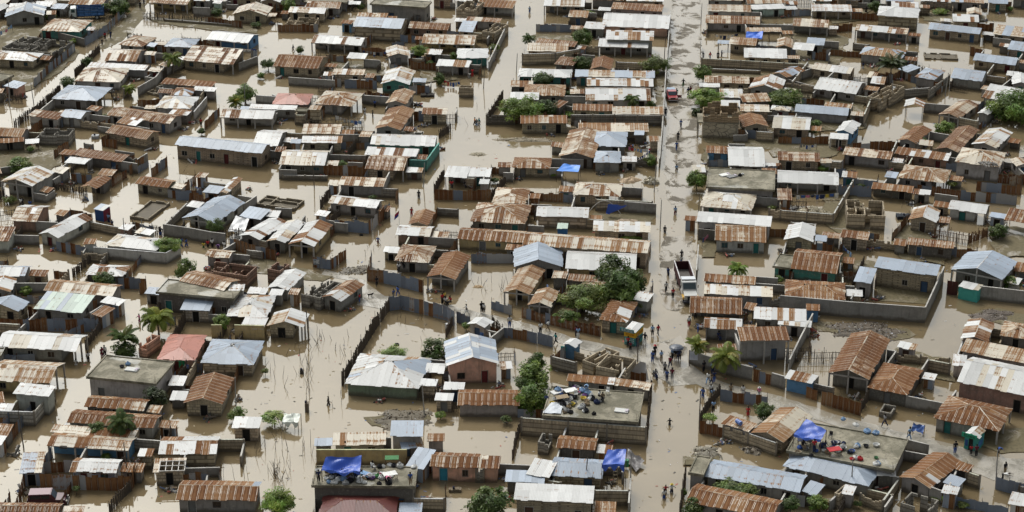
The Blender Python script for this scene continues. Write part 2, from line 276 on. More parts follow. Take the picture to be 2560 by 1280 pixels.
# ---------------------------------------------------------------- houses
# front-left eave, front-right eave, back-right roof corner (photo pixels, unprojected to the eave plane)
# type g/e/s/h/f ; roof sheets ; wall ; options
HOUSES = """
11 43 110 39 130 16 e gw G
22 19 85 17 88 7 s w G
84 15 126 16 133 4 s w G
125 21 160 23 164 10 s g G
169 10 256 14 278 -6 g oc G
372 6 468 12 482 -4 g oc Y p
99 76 199 80 229 50 h co E
296 111 354 117 391 94 h or G
261 151 340 154 371 125 g cr G
410 116 480 119 513 98 h g G
515 98 620 108 640 86 g w B p
456 150 583 162 620 124 g cr T q
-30 146 83 153 112 133 h wo T
185 203 300 205 335 170 h cr W
217 168 362 176 377 163 s w G
129 246 242 253 282 219 h g G q
68 289 145 299 153 281 s ro W
149 291 202 297 214 277 g g W
215 273 245 278 262 268 s o G
267 287 424 310 445 288 g or G
290 307 339 315 350 296 s wr D
387 269 475 272 500 242 h wc W
425 238 477 240 487 220 h rg W
481 225 536 229 538 219 s w G
401 209 529 219 540 204 s r G
421 284 468 289 476 275 s wr D
369 177 400 180 408 172 s cr D
395 163 416 167 425 157 s o G
8 215 41 222 62 206 s g P
-25 232 6 232 20 221 s o D
-40 198 3 204 33 188 f c T
580 36 666 39 697 19 e cr T
650 4 699 6 706 -8 e wo T
531 8 552 9 560 1 s w K
-30 24 0 27 10 13 e w G
720 30 811 34 818 20 g wc T
764 18 849 21 855 6 g oc G
760 6 868 7 885 -6 f c G
924 10 1064 20 1077 5 f c G h3.4
890 45 966 47 974 33 s oc G
882 66 1003 72 1018 47 g g T d0 h2.8
1020 70 1120 75 1130 58 g ro R
1145 78 1182 80 1207 55 s g T
1164 51 1250 56 1254 46 s rc G
1190 15 1282 21 1284 3 s ro W p
777 106 903 114 915 94 g wo G p
1054 108 1186 112 1198 88 g co Y p
969 142 1024 140 1063 116 e wc G
1060 135 1102 137 1106 124 s wo D
1142 145 1220 145 1238 121 h w E
1090 164 1172 168 1180 152 s wo W p
866 145 912 148 918 134 s w T o
682 165 795 172 818 142 g ro T
830 186 909 188 912 173 s wo T
912 193 935 194 940 184 s o Z
951 210 1023 212 1044 177 e wc E
964 258 1015 261 1022 228 e o G
936 322 1002 326 1018 273 e ro G
1054 285 1117 286 1123 270 s rc T
680 260 770 262 793 235 h p G
784 259 880 266 911 233 h cr G q
622 271 740 275 747 264 s w G
737 279 767 280 772 271 f w G
771 273 800 275 804 268 s o T h3
549 293 681 298 686 276 g wo W p
754 334 850 335 853 311 s oc T
851 58 880 60 885 51 s r B
1359 14 1461 17 1467 -3 g wc T p
1420 42 1469 44 1472 27 s oc D
1527 22 1655 29 1660 12 s ro G
1504 65 1672 72 1676 38 g w P
1459 70 1510 73 1512 57 s w G
1514 98 1634 101 1636 78 s wo G h2.9
1495 116 1620 120 1622 100 s wo G p
1337 108 1437 117 1440 104 s r D
1317 127 1420 129 1422 110 s co T
1385 160 1432 164 1441 144 h r D
1476 173 1527 175 1544 148 e r T
1295 191 1428 194 1436 174 h w E
1437 191 1637 195 1639 178 s gc G
1467 214 1634 216 1636 197 s wo G
1464 250 1628 251 1632 220 g wo W
1309 238 1411 240 1415 212 h o D
1275 216 1332 217 1336 202 s rc D
1275 248 1347 249 1350 231 s w G
1376 266 1398 271 1403 250 s r D
1431 276 1532 278 1536 261 s r T
1531 285 1660 286 1662 267 s co T d0
1301 308 1419 308 1420 288 s rc T
1446 328 1622 329 1622 308 s oc T
1769 28 1878 30 1879 14 g co W
1763 57 1900 61 1903 42 s o G
1868 9 1965 8 1970 -8 g oc G
1880 24 1965 21 1967 9 s w K
1866 79 1955 79 1955 69 s oc D o
1822 110 1890 114 1895 96 s oc T
1860 143 1968 146 1973 123 s w T
1761 206 1874 209 1876 192 s o T
1748 217 1800 218 1803 209 s w G
1800 243 1858 244 1861 223 s wc G
1872 221 1951 228 1962 200 e wr G
1929 184 1967 194 1989 170 e gr G
1857 256 1928 253 1933 231 s o D
1850 278 1924 280 1927 262 s cw T
1859 318 1922 316 1926 287 e r T
1803 267 1851 268 1854 251 s w T
2030 27 2131 29 2133 12 s w T p
2030 2 2080 3 2082 -8 s wo G
2215 2 2285 4 2290 -8 s g D
2228 17 2297 20 2300 6 s wr G
2192 38 2295 45 2306 22 h w T h2.8 d0
2137 75 2268 86 2275 71 s wo G p
2320 72 2449 86 2461 71 g g T
2382 53 2448 56 2453 38 s wo T
2418 36 2455 38 2469 24 e oc D
2470 7 2520 10 2534 -4 g g T
1981 64 2070 69 2078 50 s oc G p
2482 85 2580 96 2588 72 s og T
1940 118 1980 120 1999 100 e oc D
1981 123 2033 127 2045 110 s w D o
2015 111 2060 114 2064 97 s g G
2149 135 2255 146 2262 125 h og G
2518 123 2580 130 2588 108 s g T
2432 150 2539 163 2550 146 g g T
2029 172 2126 185 2135 169 g wc T
2034 221 2140 236 2158 206 g w G
2286 192 2336 200 2367 177 h gr G d0
2376 194 2455 204 2480 181 g g G d0
2245 172 2270 181 2292 165 s g G
2166 192 2189 195 2201 182 s co D
2176 208 2211 211 2232 194 s cw D o
2261 266 2309 270 2335 255 e rw D o
2346 286 2397 296 2449 262 e or G p
2454 243 2540 258 2570 225 g wo W
2530 211 2575 214 2590 190 e w G
2515 188 2545 191 2550 180 s w T
2443 283 2470 288 2493 272 e w G
1926 274 1974 278 1978 267 h wc G
1986 279 2120 289 2130 270 g g G d0
2060 265 2128 272 2132 261 s or D
1930 319 2024 325 2039 295 g wc T
2087 329 2130 335 2151 309 e w B
2074 346 2120 349 2126 335 s w T p
2126 288 2160 291 2163 281 s c D
-20 339 54 343 70 322 g o G
-15 358 60 354 74 344 s ro D o
264 331 366 349 398 329 g ro T vE
178 387 304 405 316 386 s r D
161 406 212 411 222 396 s w D o
0 454 80 466 141 432 e wc G p h2.7
-30 437 5 432 30 405 g o D
135 430 157 434 173 419 s cw G
202 467 241 472 281 446 e r D o
243 436 280 440 288 424 s o Z
337 458 420 470 436 451 g ro S
436 362 655 384 668 360 g g T h2.6
630 363 694 366 731 328 g w G
686 379 712 380 720 367 s r D
753 357 855 357 861 340 s wr S
697 411 812 414 830 377 g cw D
925 361 1087 366 1100 339 g wc E
897 341 925 343 930 329 s o G
911 386 1040 392 1042 372 s wr G
912 422 1010 427 1026 391 g ro T q
846 462 959 467 961 445 s oc G
820 507 941 521 957 501 g wo G
1110 442 1167 445 1178 417 s w G o
1170 440 1225 442 1232 420 s w G
1197 460 1222 461 1226 451 s w G
1229 506 1313 510 1327 472 h oc T
1176 553 1313 560 1328 512 h or D
1021 561 1070 564 1085 530 e ro T
989 586 1075 591 1088 567 g wc R
986 652 1072 657 1106 616 h oc G
1066 692 1137 699 1177 639 e rw G p
1142 597 1308 607 1312 578 g ro Y
597 589 648 600 711 554 e wr D
667 603 714 608 761 556 e wc D
720 611 785 617 835 562 e rw Y p
455 545 535 559 610 506 e g W p
465 515 497 520 507 505 s w D
506 480 545 485 556 466 s g Z
545 482 567 484 619 447 e wo T
488 442 512 445 520 434 s o Z
26 551 92 554 150 516 g wo R d0
135 537 160 540 176 527 s oc D
96 585 144 595 230 546 e wr W
-20 602 22 603 90 568 s rw W d0
295 571 320 576 341 563 s w R
337 581 375 589 395 579 s wc W
261 612 390 627 428 600 h wc W
207 610 237 611 254 597 s o W
598 540 652 549 672 523 s g D
662 541 695 543 705 527 s w D
785 537 815 542 826 529 s w Z
1397 391 1484 396 1500 330 e oc D
1465 364 1565 367 1575 330 h g G
1484 406 1552 407 1560 378 h g G
1623 353 1648 353 1650 340 s wo T
1585 337 1610 338 1610 327 s g D o
1281 419 1376 421 1380 395 h ro T
1432 486 1550 492 1558 460 h cr T q
1340 540 1471 544 1479 519 g w T d0
1482 577 1626 581 1630 555 s wc T
1306 611 1619 634 1630 602 g co T h2.6
1284 668 1408 668 1427 623 e g G
1413 672 1590 678 1625 632 g w Y
1765 382 1822 384 1830 366 s rw B
1821 414 1913 416 1915 368 g w G
1733 430 1765 430 1770 412 s wc W
1765 468 1937 476 1940 428 f c G h2.9
1750 515 1879 526 1894 486 h cw G p
1741 553 1927 566 1934 541 s w W h2.7
1787 601 1916 606 1920 563 g oc W
1710 551 1740 553 1742 541 s r Z
2244 351 2290 359 2330 324 e ro G
2340 372 2394 381 2450 325 e r D
2429 360 2491 371 2534 332 e wc G
2387 404 2500 418 2538 384 h co W h2.8
2106 386 2227 399 2233 379 s ro G
2236 384 2370 402 2380 384 s rw R
2297 362 2332 365 2341 352 s c D o
1944 400 2050 404 2052 382 s ro T
1943 455 2097 462 2102 432 g w W p
2104 442 2142 445 2147 430 s wo B
2245 443 2362 458 2386 426 h oc G q
2178 471 2281 482 2287 466 s ro D o
1944 499 1981 500 1984 472 s rw Z
2211 442 2240 446 2246 431 s g G
2272 549 2341 557 2356 527 e wo T
2370 522 2465 535 2477 513 g w W q
1961 599 2032 605 2043 568 e w T
2100 592 2170 600 2175 581 s rw T
2267 610 2384 622 2389 605 s r D
2510 549 2580 560 2595 530 s ro T o
2542 416 2580 414 2600 395 e o W
1905 433 1942 434 1945 421 s r G
1976 672 2093 684 2112 633 g r E
1931 666 1977 672 1985 640 f c E
2377 674 2505 700 2545 655 e g G p h2.7
2533 677 2580 684 2600 663 s r T
1962 741 2114 750 2128 708 h ro D
2185 668 2342 690 2357 663 s g T h3
2134 703 2178 709 2197 672 s g G h2.6
1884 797 2016 804 2020 773 s wo G
2015 775 2050 777 2056 764 s r B
1944 811 2028 818 2032 805 s wo W
1850 852 1975 850 1981 815 s rw W h3.5 p
2070 932 2171 949 2228 849 e r G p h2.6
2167 968 2268 988 2338 930 h r D
2401 846 2470 856 2514 812 e rw R
2499 838 2580 850 2600 815 h or D
2400 877 2580 912 2600 880 s co G
2380 912 2414 916 2432 890 s w W
2392 954 2580 992 2600 925 g wc R h2.8
2242 867 2286 876 2292 863 s ow G
2334 1044 2497 1079 2535 1022 h ro G q
1961 945 2030 960 2036 937 s wr B d0
-20 688 62 691 86 666 g gw G
-40 730 25 730 57 697 e wo G
-40 768 46 779 72 755 e g T
108 726 281 741 314 713 g oc G
212 686 307 691 329 665 h wr D
84 771 205 783 232 738 s kg G
250 755 297 765 310 748 s w Z
228 785 255 793 287 770 s wr Z
-10 866 190 878 222 838 g wc G q
-30 950 125 959 169 908 g co Y q
392 898 487 901 518 838 h p P
501 907 634 912 660 852 h g T
215 943 390 961 433 905 f c W h3.2
389 731 585 748 618 715 f c D h3
447 702 560 727 613 703 g ro G h3.1
450 774 524 777 540 749 s g X
565 790 668 793 706 739 h wc D o
600 819 658 823 676 795 s w Y
-20 892 2 892 24 870 f w G
512 640 573 646 590 628 g oc G
617 733 664 736 677 720 s w D
571 726 610 726 619 711 s w G h3
667 720 720 727 772 683 e w G
672 736 705 738 716 724 s w G
720 735 745 737 751 725 s r Z
803 743 852 754 898 709 e rw G
668 815 757 819 779 785 e wo T q
862 959 1046 972 1075 895 h wgwc M d0
1117 915 1248 910 1257 848 e gw P h2.8 vR
1168 810 1212 820 1232 803 e w W
1062 931 1110 933 1113 909 s wo D o
1048 963 1090 966 1095 950 s w T
1258 730 1324 737 1352 673 e o Y p
1320 762 1376 768 1403 730 e oc G p
1379 694 1415 697 1420 679 s oc D
1418 700 1500 706 1512 690 s oc D
1450 714 1510 725 1515 700 s o G
1498 799 1566 807 1596 755 h rw T
1582 748 1620 755 1625 732 s w G
1759 703 1888 712 1890 692 s ro G
1760 734 1932 742 1934 717 s wc G
1724 781 1856 786 1858 745 g r W o
1759 819 1855 824 1868 798 g wr G
1858 772 1885 776 1890 758 s r D o
1405 861 1437 869 1456 854 e w B d0
1416 952 1535 962 1540 946 s rw G
1530 962 1623 975 1628 958 s rc G
32 983 122 992 143 965 s w W h2.8
-30 1012 13 1006 24 976 s r D
-20 1026 28 1028 41 1013 s wr D
210 1015 360 1026 368 998 g ro D
166 1056 384 1071 404 1038 g r W
125 1080 335 1096 345 1076 s cr D
117 1112 321 1127 338 1093 g cr B p
173 1178 291 1182 311 1149 g wo Z
48 1183 104 1181 143 1128 s gc Z
-30 1087 20 1090 38 1061 s r D
-20 1110 4 1112 20 1090 s w Z
382 1180 462 1178 476 1144 s o T H h2.0
395 1136 541 1135 557 1091 g rw T d0
343 1140 380 1141 388 1123 s ow T
439 1248 641 1252 655 1204 g rg G
-20 1288 145 1290 170 1258 g r D
459 1008 556 1011 590 945 e r T
420 963 458 965 471 940 s w D
579 1069 648 1071 660 1043 s w T
832 1114 965 1111 967 1079 s oc G
975 1090 1057 1090 1060 1051 s g G h3
1004 1123 1061 1117 1063 1095 s go D o
1067 1103 1111 1103 1114 1084 s wo G
1014 1165 1060 1173 1069 1121 s g Z
1074 1166 1196 1171 1210 1135 g rw P vB
1200 1171 1248 1173 1253 1140 s rc P
778 1215 1038 1218 1046 1168 f c D h3.4
797 1290 990 1293 992 1238 h m W
1143 1012 1300 1014 1303 975 g r G d0
1086 1000 1132 1002 1137 984 s wc T
1108 973 1160 975 1164 958 s wr D
1355 1040 1596 1057 1617 983 f c D h3
1390 1118 1488 1126 1494 1096 g r D
1315 1185 1373 1195 1378 1151 s wc T
1376 1188 1506 1196 1510 1150 g g T
1262 1204 1361 1208 1367 1178 s g D
1284 1249 1483 1258 1490 1215 s w T h2.8
1762 1190 2000 1231 2017 1188 g g G
1720 1183 1759 1189 1780 1145 f c G h2.6
1714 1253 1932 1297 1951 1250 g ro G
2003 1228 2040 1240 2063 1212 s go D
1957 1165 2172 1216 2197 1172 h g G
1965 1128 2235 1178 2258 1098 f c G h2.6
2192 1188 2240 1191 2246 1178 s w D
2246 1193 2324 1221 2398 1153 e rw G
2383 1170 2420 1182 2436 1172 s ro D o
2353 1230 2393 1238 2403 1228 s w Z
2103 1233 2132 1239 2150 1218 s w G
2520 1258 2570 1268 2590 1240 s w Z
1875 1082 1957 1106 2035 1042 e oc T
1803 1057 1872 1080 1900 1062 s co W
484 1 523 3 530 -12 s wo G
566 -4 640 -2 652 -22 g oc T
712 -3 752 -1 760 -16 g g G
880 -6 916 -5 922 -20 s r T
1080 -2 1128 0 1134 -16 s oc T
1138 2 1180 4 1186 -10 s w G
1478 -1 1560 1 1566 -18 g ro G
1566 2 1660 4 1666 -12 s wc T
1768 0 1858 2 1862 -14 s or G
2092 -2 2150 0 2158 -16 g w T
2156 -6 2206 -5 2214 -22 s wo G
2302 2 2372 5 2384 -14 g wr T
2378 4 2460 8 2472 -10 s og G
2530 -2 2590 2 2604 -20 g r G
20 -4 78 -2 92 -20 g wo G
286 -8 338 -7 352 -26 s o T
"""
# ---------------------------------------------------------------- ground and flood water
def m_water():
    m,n,b=mat('muddy_flood_water'); P=nd(n,'NewGeometry').outputs['Position']
    a=noise(n,P,.03,4,.6); c=noise(n,P,.25,4,.6)
    col=mixc(n,smooth(n,a,.35,.65),(.155,.116,.064),(.20,.153,.090)); col=mixc(n,mth(n,'MULTIPLY',smooth(n,c,.5,.75),.25),col,(.25,.19,.11))
    n.links.new(col,b.inputs['Base Color']); b.inputs['Roughness'].default_value=.025; b.inputs['IOR'].default_value=1.84; b.inputs['Specular Tint'].default_value=(1,.968,.885,1)
    r1=noise(n,mapping(n,P,(1,1.6,1)),1.3,3,.6,.8); r2=noise(n,P,.35,2,.5); msk=smooth(n,noise(n,P,.045,2,.5),.42,.62)
    hgt=mth(n,'ADD',mth(n,'MULTIPLY',r1,mth(n,'ADD',.25,mth(n,'MULTIPLY',msk,1.0))),mth(n,'MULTIPLY',r2,.5))
    bump(n,b,hgt,.05,.10)
    return m
def sheet(name, pts, z, m, color=None):
    mb=MB(); mb.face([Vector((p[0],p[1],z)) for p in pts],[(p[0],p[1]) for p in pts]); return struct(mb.build(name,m,None,color))
M_MUD=m_flat('mud',.7,.3,.6,.5,.55)
sheet('ground',[(-1500,-300),(1500,-300),(1500,2600),(-1500,2600)],-1.2,M_MUD,(.2,.16,.1))
sheet('flood_water',[(-1500,-300),(1500,-300),(1500,2600),(-1500,2600)],0.0,m_water())
# ---------------------------------------------------------------- streets and mud banks just above the water
def m_street(name, dry, wet, lo, hi, sc=.5):
    m,n,b=mat(name); P=nd(n,'NewGeometry').outputs['Position']
    f=noise(n,mapping(n,P,(1,.8,1)),sc,6,.62,.5); g=noise(n,P,2.5,4,.65); k=smooth(n,f,lo,hi)
    col=mixc(n,k,wet,mixc(n,mth(n,'MULTIPLY',smooth(n,g,.4,.7),.6),dry,tuple(c*.5 for c in dry)))
    n.links.new(col,b.inputs['Base Color']); n.links.new(mth(n,'ADD',.10,mth(n,'MULTIPLY',k,.75)),b.inputs['Roughness']); b.inputs['IOR'].default_value=1.7
    n.links.new(mth(n,'SUBTRACT',.5,mth(n,'MULTIPLY',k,.35)),b.inputs['Specular IOR Level'])
    bump(n,b,mth(n,'ADD',mth(n,'MULTIPLY',k,1.5),mth(n,'MULTIPLY',g,.5)),.35,.10)
    return m
M_STREET=m_street('puddled_mud_street',(.13,.112,.085),(.22,.18,.125),.50,.58,.30)
M_PAVE=m_street('wet_concrete_street',(.20,.185,.155),(.25,.22,.17),.42,.62,.3)
M_BANK=m_street('mud_bank',(.135,.112,.062),(.155,.12,.064),.34,.50,.35)
def patch(name, pix, z, m, R, rough=.5):
    "a blob of ground outlined by photo pixels, its edge broken up"
    P=[at(x,y,z) for x,y in pix]; Q=[]
    for i in range(len(P)):
        a,b=P[i],P[(i+1)%len(P)]; k=max(1,int((b-a).length/1.2))
        for j in range(k):
            q=a.lerp(b,j/k); Q.append(q+Vector((R.uniform(-rough,rough),R.uniform(-rough,rough),0)))
    sheet(name,Q,z,m)
PATCH=[('main_street',M_STREET,.3,"1682 -12 1750 -12 1752 120 1750 300 1743 420 1728 500 1690 520 1668 500 1662 420 1672 300 1676 120"),
 ('main_street_mud',M_STREET,.4,"1660 590 1735 590 1733 690 1722 740 1700 780 1660 770 1650 700 1652 640"),
 ('paved_street',M_PAVE,.15,"812 672 905 700 960 740 1010 742 1070 752 1150 770 1240 790 1330 812 1430 842 1500 858 1560 872 1640 856 1700 842 1718 862 1722 905 1760 935 1830 962 1950 990 2060 1026 2150 1052 2260 1082 2380 1110 2470 1140 2580 1150 2580 1210 2480 1200 2380 1160 2250 1105 2140 1078 2040 1050 1900 1010 1800 985 1740 960 1680 965 1640 940 1600 905 1560 895 1440 870 1380 850 1290 835 1200 806 1140 792 1060 776 1000 760 955 772 890 762 905 735 870 700 800 690"),
 ('street_corner_mud',M_STREET,.3,"1640 862 1700 840 1712 870 1708 905 1660 915 1630 895"),
 ('left_street',M_BANK,.3,"350 0 366 0 358 46 340 70 318 92 290 112 262 122 236 124 262 98 300 62 330 26"),
 ('yard',M_BANK,.3,"1330 86 1440 88 1450 106 1410 112 1340 108"),
 ('yard',M_BANK,.3,"1765 178 1920 184 1940 196 1770 192"),
 ('yard',M_BANK,.4,"1482 530 1634 534 1632 560 1480 556"),
 ('yard',M_BANK,.4,"1745 338 1920 340 2060 352 2060 376 1900 372 1770 358"),
 ('yard',M_BANK,.3,"2190 706 2336 712 2322 760 2200 752"),
 ('rubbish_bank',M_BANK,.5,"2045 800 2140 812 2260 820 2290 835 2240 850 2180 842 2050 830"),
 ('rubbish_bank',M_BANK,.5,"910 1046 960 1036 1040 1030 1078 1022 1078 1050 1050 1062 970 1072 925 1064"),
 ('rubbish_bank',M_BANK,.5,"2432 778 2500 770 2570 785 2570 812 2500 808 2450 795"),
 ('yard',M_BANK,.4,"555 660 640 640 760 672 830 690 812 705 720 690 620 680"),
 ('yard',M_BANK,.4,"2395 1060 2470 1075 2560 1068 2580 1130 2500 1130 2410 1100"),
 ('yard',M_BANK,.4,"1060 1240 1090 1246 1085 1262 1050 1258") ,
 ('yard',M_BANK,.3,"130 52 262 55 300 66 250 96 232 92 228 72 120 66"),
 ('yard',M_BANK,.3,"2330 58 2400 62 2420 70 2330 80") ,
 ('yard',M_BANK,.4,"2180 1220 2230 1226 2215 1250 2090 1262 2060 1250"),
 ('yard',M_BANK,.5,"1972 72 2120 92 2110 130 2075 200 2050 262 2012 320 1930 345 1925 300 1990 225 1985 160"),
 ('yard',M_BANK,.5,"0 62 96 70 150 108 205 126 150 180 60 232 -20 250"),
 ('yard',M_BANK,.4,"362 42 520 50 640 66 640 84 520 74 400 58"),
 ('yard',M_BANK,.5,"-20 328 130 338 182 385 120 432 60 405 -20 430"),
 ('yard',M_BANK,.5,"2242 868 2400 905 2385 952 2262 930"),
 ('yard',M_BANK,.4,"800 150 870 152 955 150 965 200 880 196 812 182"),
 ('yard',M_BANK,.5,"1350 250 1440 262 1440 300 1310 300 1300 272"),
 ('yard',M_BANK,.5,"2055 20 2180 24 2150 52 2080 60"),
 ('yard',M_BANK,.5,"2300 20 2470 40 2460 52 2400 60 2310 50"),
 ('yard',M_BANK,.5,"1640 150 1665 152 1655 300 1636 300"),
 ('yard',M_BANK,.5,"1930 345 2080 350 2100 380 2060 395 1925 390"),
 ('yard',M_BANK,.5,"2060 465 2140 470 2160 540 2120 600 2060 560"),
 ('yard',M_BANK,.5,"2000 240 2160 250 2170 320 2010 330"),
 ('yard',M_BANK,.5,"1755 565 1790 565 1790 640 1750 640"),
 ('yard',M_BANK,.5,"1760 370 1830 380 1820 425 1755 425"),
 ('yard',M_BANK,.5,"2100 640 2190 655 2180 712 2110 700"),
 ('yard',M_BANK,.5,"2470 560 2580 570 2580 640 2490 640"),
 ('yard',M_BANK,.5,"2230 590 2280 560 2380 640 2360 660 2260 650"),
 ('yard',M_BANK,.5,"1035 150 1120 145 1150 200 1060 205"),
 ('yard',M_BANK,.4,"1715 1140 1790 1135 1800 1150 1760 1160 1712 1160")]
_R=random.Random(3)
for _i,(nm,mt_,rg,s) in enumerate(PATCH):
    q=[float(x) for x in s.split()]; patch(nm,[(q[i],q[i+1]) for i in range(0,len(q),2)],.02+.004*_i,mt_,_R,rg)
# ---------------------------------------------------------------- houses built from the table
WALLC={'G':((.26,.25,.23),M_PLASTER),'T':((.43,.365,.27),M_BLOCK),'W':((.42,.41,.38),M_PLASTER),'E':((.05,.22,.185),M_PLASTER),'P':((.64,.37,.27),M_PLASTER),
 'Y':((.45,.34,.16),M_PLASTER),'B':((.10,.22,.36),M_PAINT),'R':((.25,.15,.11),M_PLASTER),'D':((.13,.12,.105),M_PLASTER),'S':((.28,.25,.18),M_STONE),
 'Z':((.3,.3,.3),M_TIN),'X':((.55,.50,.43),M_BLOCK),'K':((.33,.42,.36),M_PLASTER),'M':((.16,.22,.14),M_PLASTER)}
DOOR_OR_SHADE=[(.012,.011,.010)]*5+[(.05,.03,.02),(.09,.05,.035),(.03,.15,.14),(.16,.16,.155),(.10,.02,.02),(.05,.09,.16)]  # near-black entries: shade inside an open doorway put into the panel colour
def wall_face(mb, P0, P1, z0, z1, ops, inward, uo=0):
    "one wall with real openings; reveals go 0.2 m inwards"
    L=(P1-P0).length; e=(P1-P0)/L
    us=sorted({0,L}|{o[0] for o in ops}|{o[1] for o in ops}); zs=sorted({z0,z1}|{o[2] for o in ops}|{o[3] for o in ops})
    pt=lambda u,z,d=0: Vector((P0.x+e.x*u+inward.x*d, P0.y+e.y*u+inward.y*d, z))
    for i in range(len(us)-1):
        for j in range(len(zs)-1):
            cu=(us[i]+us[i+1])/2; cz=(zs[j]+zs[j+1])/2
            if any(o[0]<cu<o[1] and o[2]<cz<o[3] for o in ops): continue
            q=[(us[i],zs[j]),(us[i+1],zs[j]),(us[i+1],zs[j+1]),(us[i],zs[j+1])]
            mb.face([pt(*a) for a in q],[(uo+a,b+5) for a,b in q])
    for a,b,c,d in ops:
        for (s,t),(s2,t2) in (((a,c),(a,d)),((a,d),(b,d)),((b,d),(b,c)),((b,c),(a,c))):
            mb.quad(pt(s,t),pt(s2,t2),pt(s2,t2,.2),pt(s,t,.2))
def make_door(root, M, u, z0, w, z1, R, c=None):
    mb=MB(); c=c or R.choice(DOOR_OR_SHADE); mb.box((u,.17,z0),(u+w,.2,z1),M,m=0)
    fr=R.choice([(.25,.22,.18),(.12,.10,.08),(.35,.33,.3)])
    o=mb.build('door', M_PAINT, root, c)
    f=MB()
    for lo,hi in (((u-.05,-.03,z0),(u+.03,.12,z1+.06)),((u+w-.03,-.03,z0),(u+w+.05,.12,z1+.06)),((u+.03,-.03,z1-.02),(u+w-.03,.12,z1+.06))): f.box(lo,hi,M)
    f.build('frame', M_WOOD, o, fr)
def make_window(root, M, u, z0, w, z1, R):
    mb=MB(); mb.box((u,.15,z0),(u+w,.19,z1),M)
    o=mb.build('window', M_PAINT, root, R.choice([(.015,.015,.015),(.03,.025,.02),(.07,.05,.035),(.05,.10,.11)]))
    f=MB(); k=.05
    for lo,hi in (((u-k,-.04,z0-k),(u+w+k,.1,z0)),((u-k,-.04,z1),(u+w+k,.1,z1+k)),((u-k,-.03,z0),(u,.1,z1)),((u+w,-.03,z0),(u+w+k,.1,z1)),((u+w/2-.02,.05,z0),(u+w/2+.02,.1,z1))): f.box(lo,hi,M)
    f.build('frame', M_WOOD, o, R.choice([(.22,.2,.17),(.34,.32,.28),(.12,.09,.07)]))
ROOFW={'w':'white','g':'grey','c':'cream','o':'orange-brown rusty','r':'dark rusty','p':'pink','m':'maroon','k':'pale green'}
SHAPEW={'s':'lean-to','g':'gabled','e':'gable-fronted','h':'hipped','f':'flat'}
WALLW={'G':'grey','T':'tan block','W':'whitewashed','E':'teal','P':'pink','Y':'yellow','B':'blue','R':'red-brown','D':'dark','S':'rubble stone','Z':'tin-sided','X':'white block','K':'pale green','M':'moss-stained'}
def roofword(code):
    a=ROOFW[code[0]]
    if len(code)>1:
        s=code[1]
        if s in 'or' and code[0] in 'wgc': return 'rust-streaked '+a
        if code=='ro': return 'dark rusty'
        return a+' and '+ROOFW[s].split()[0]
    return a
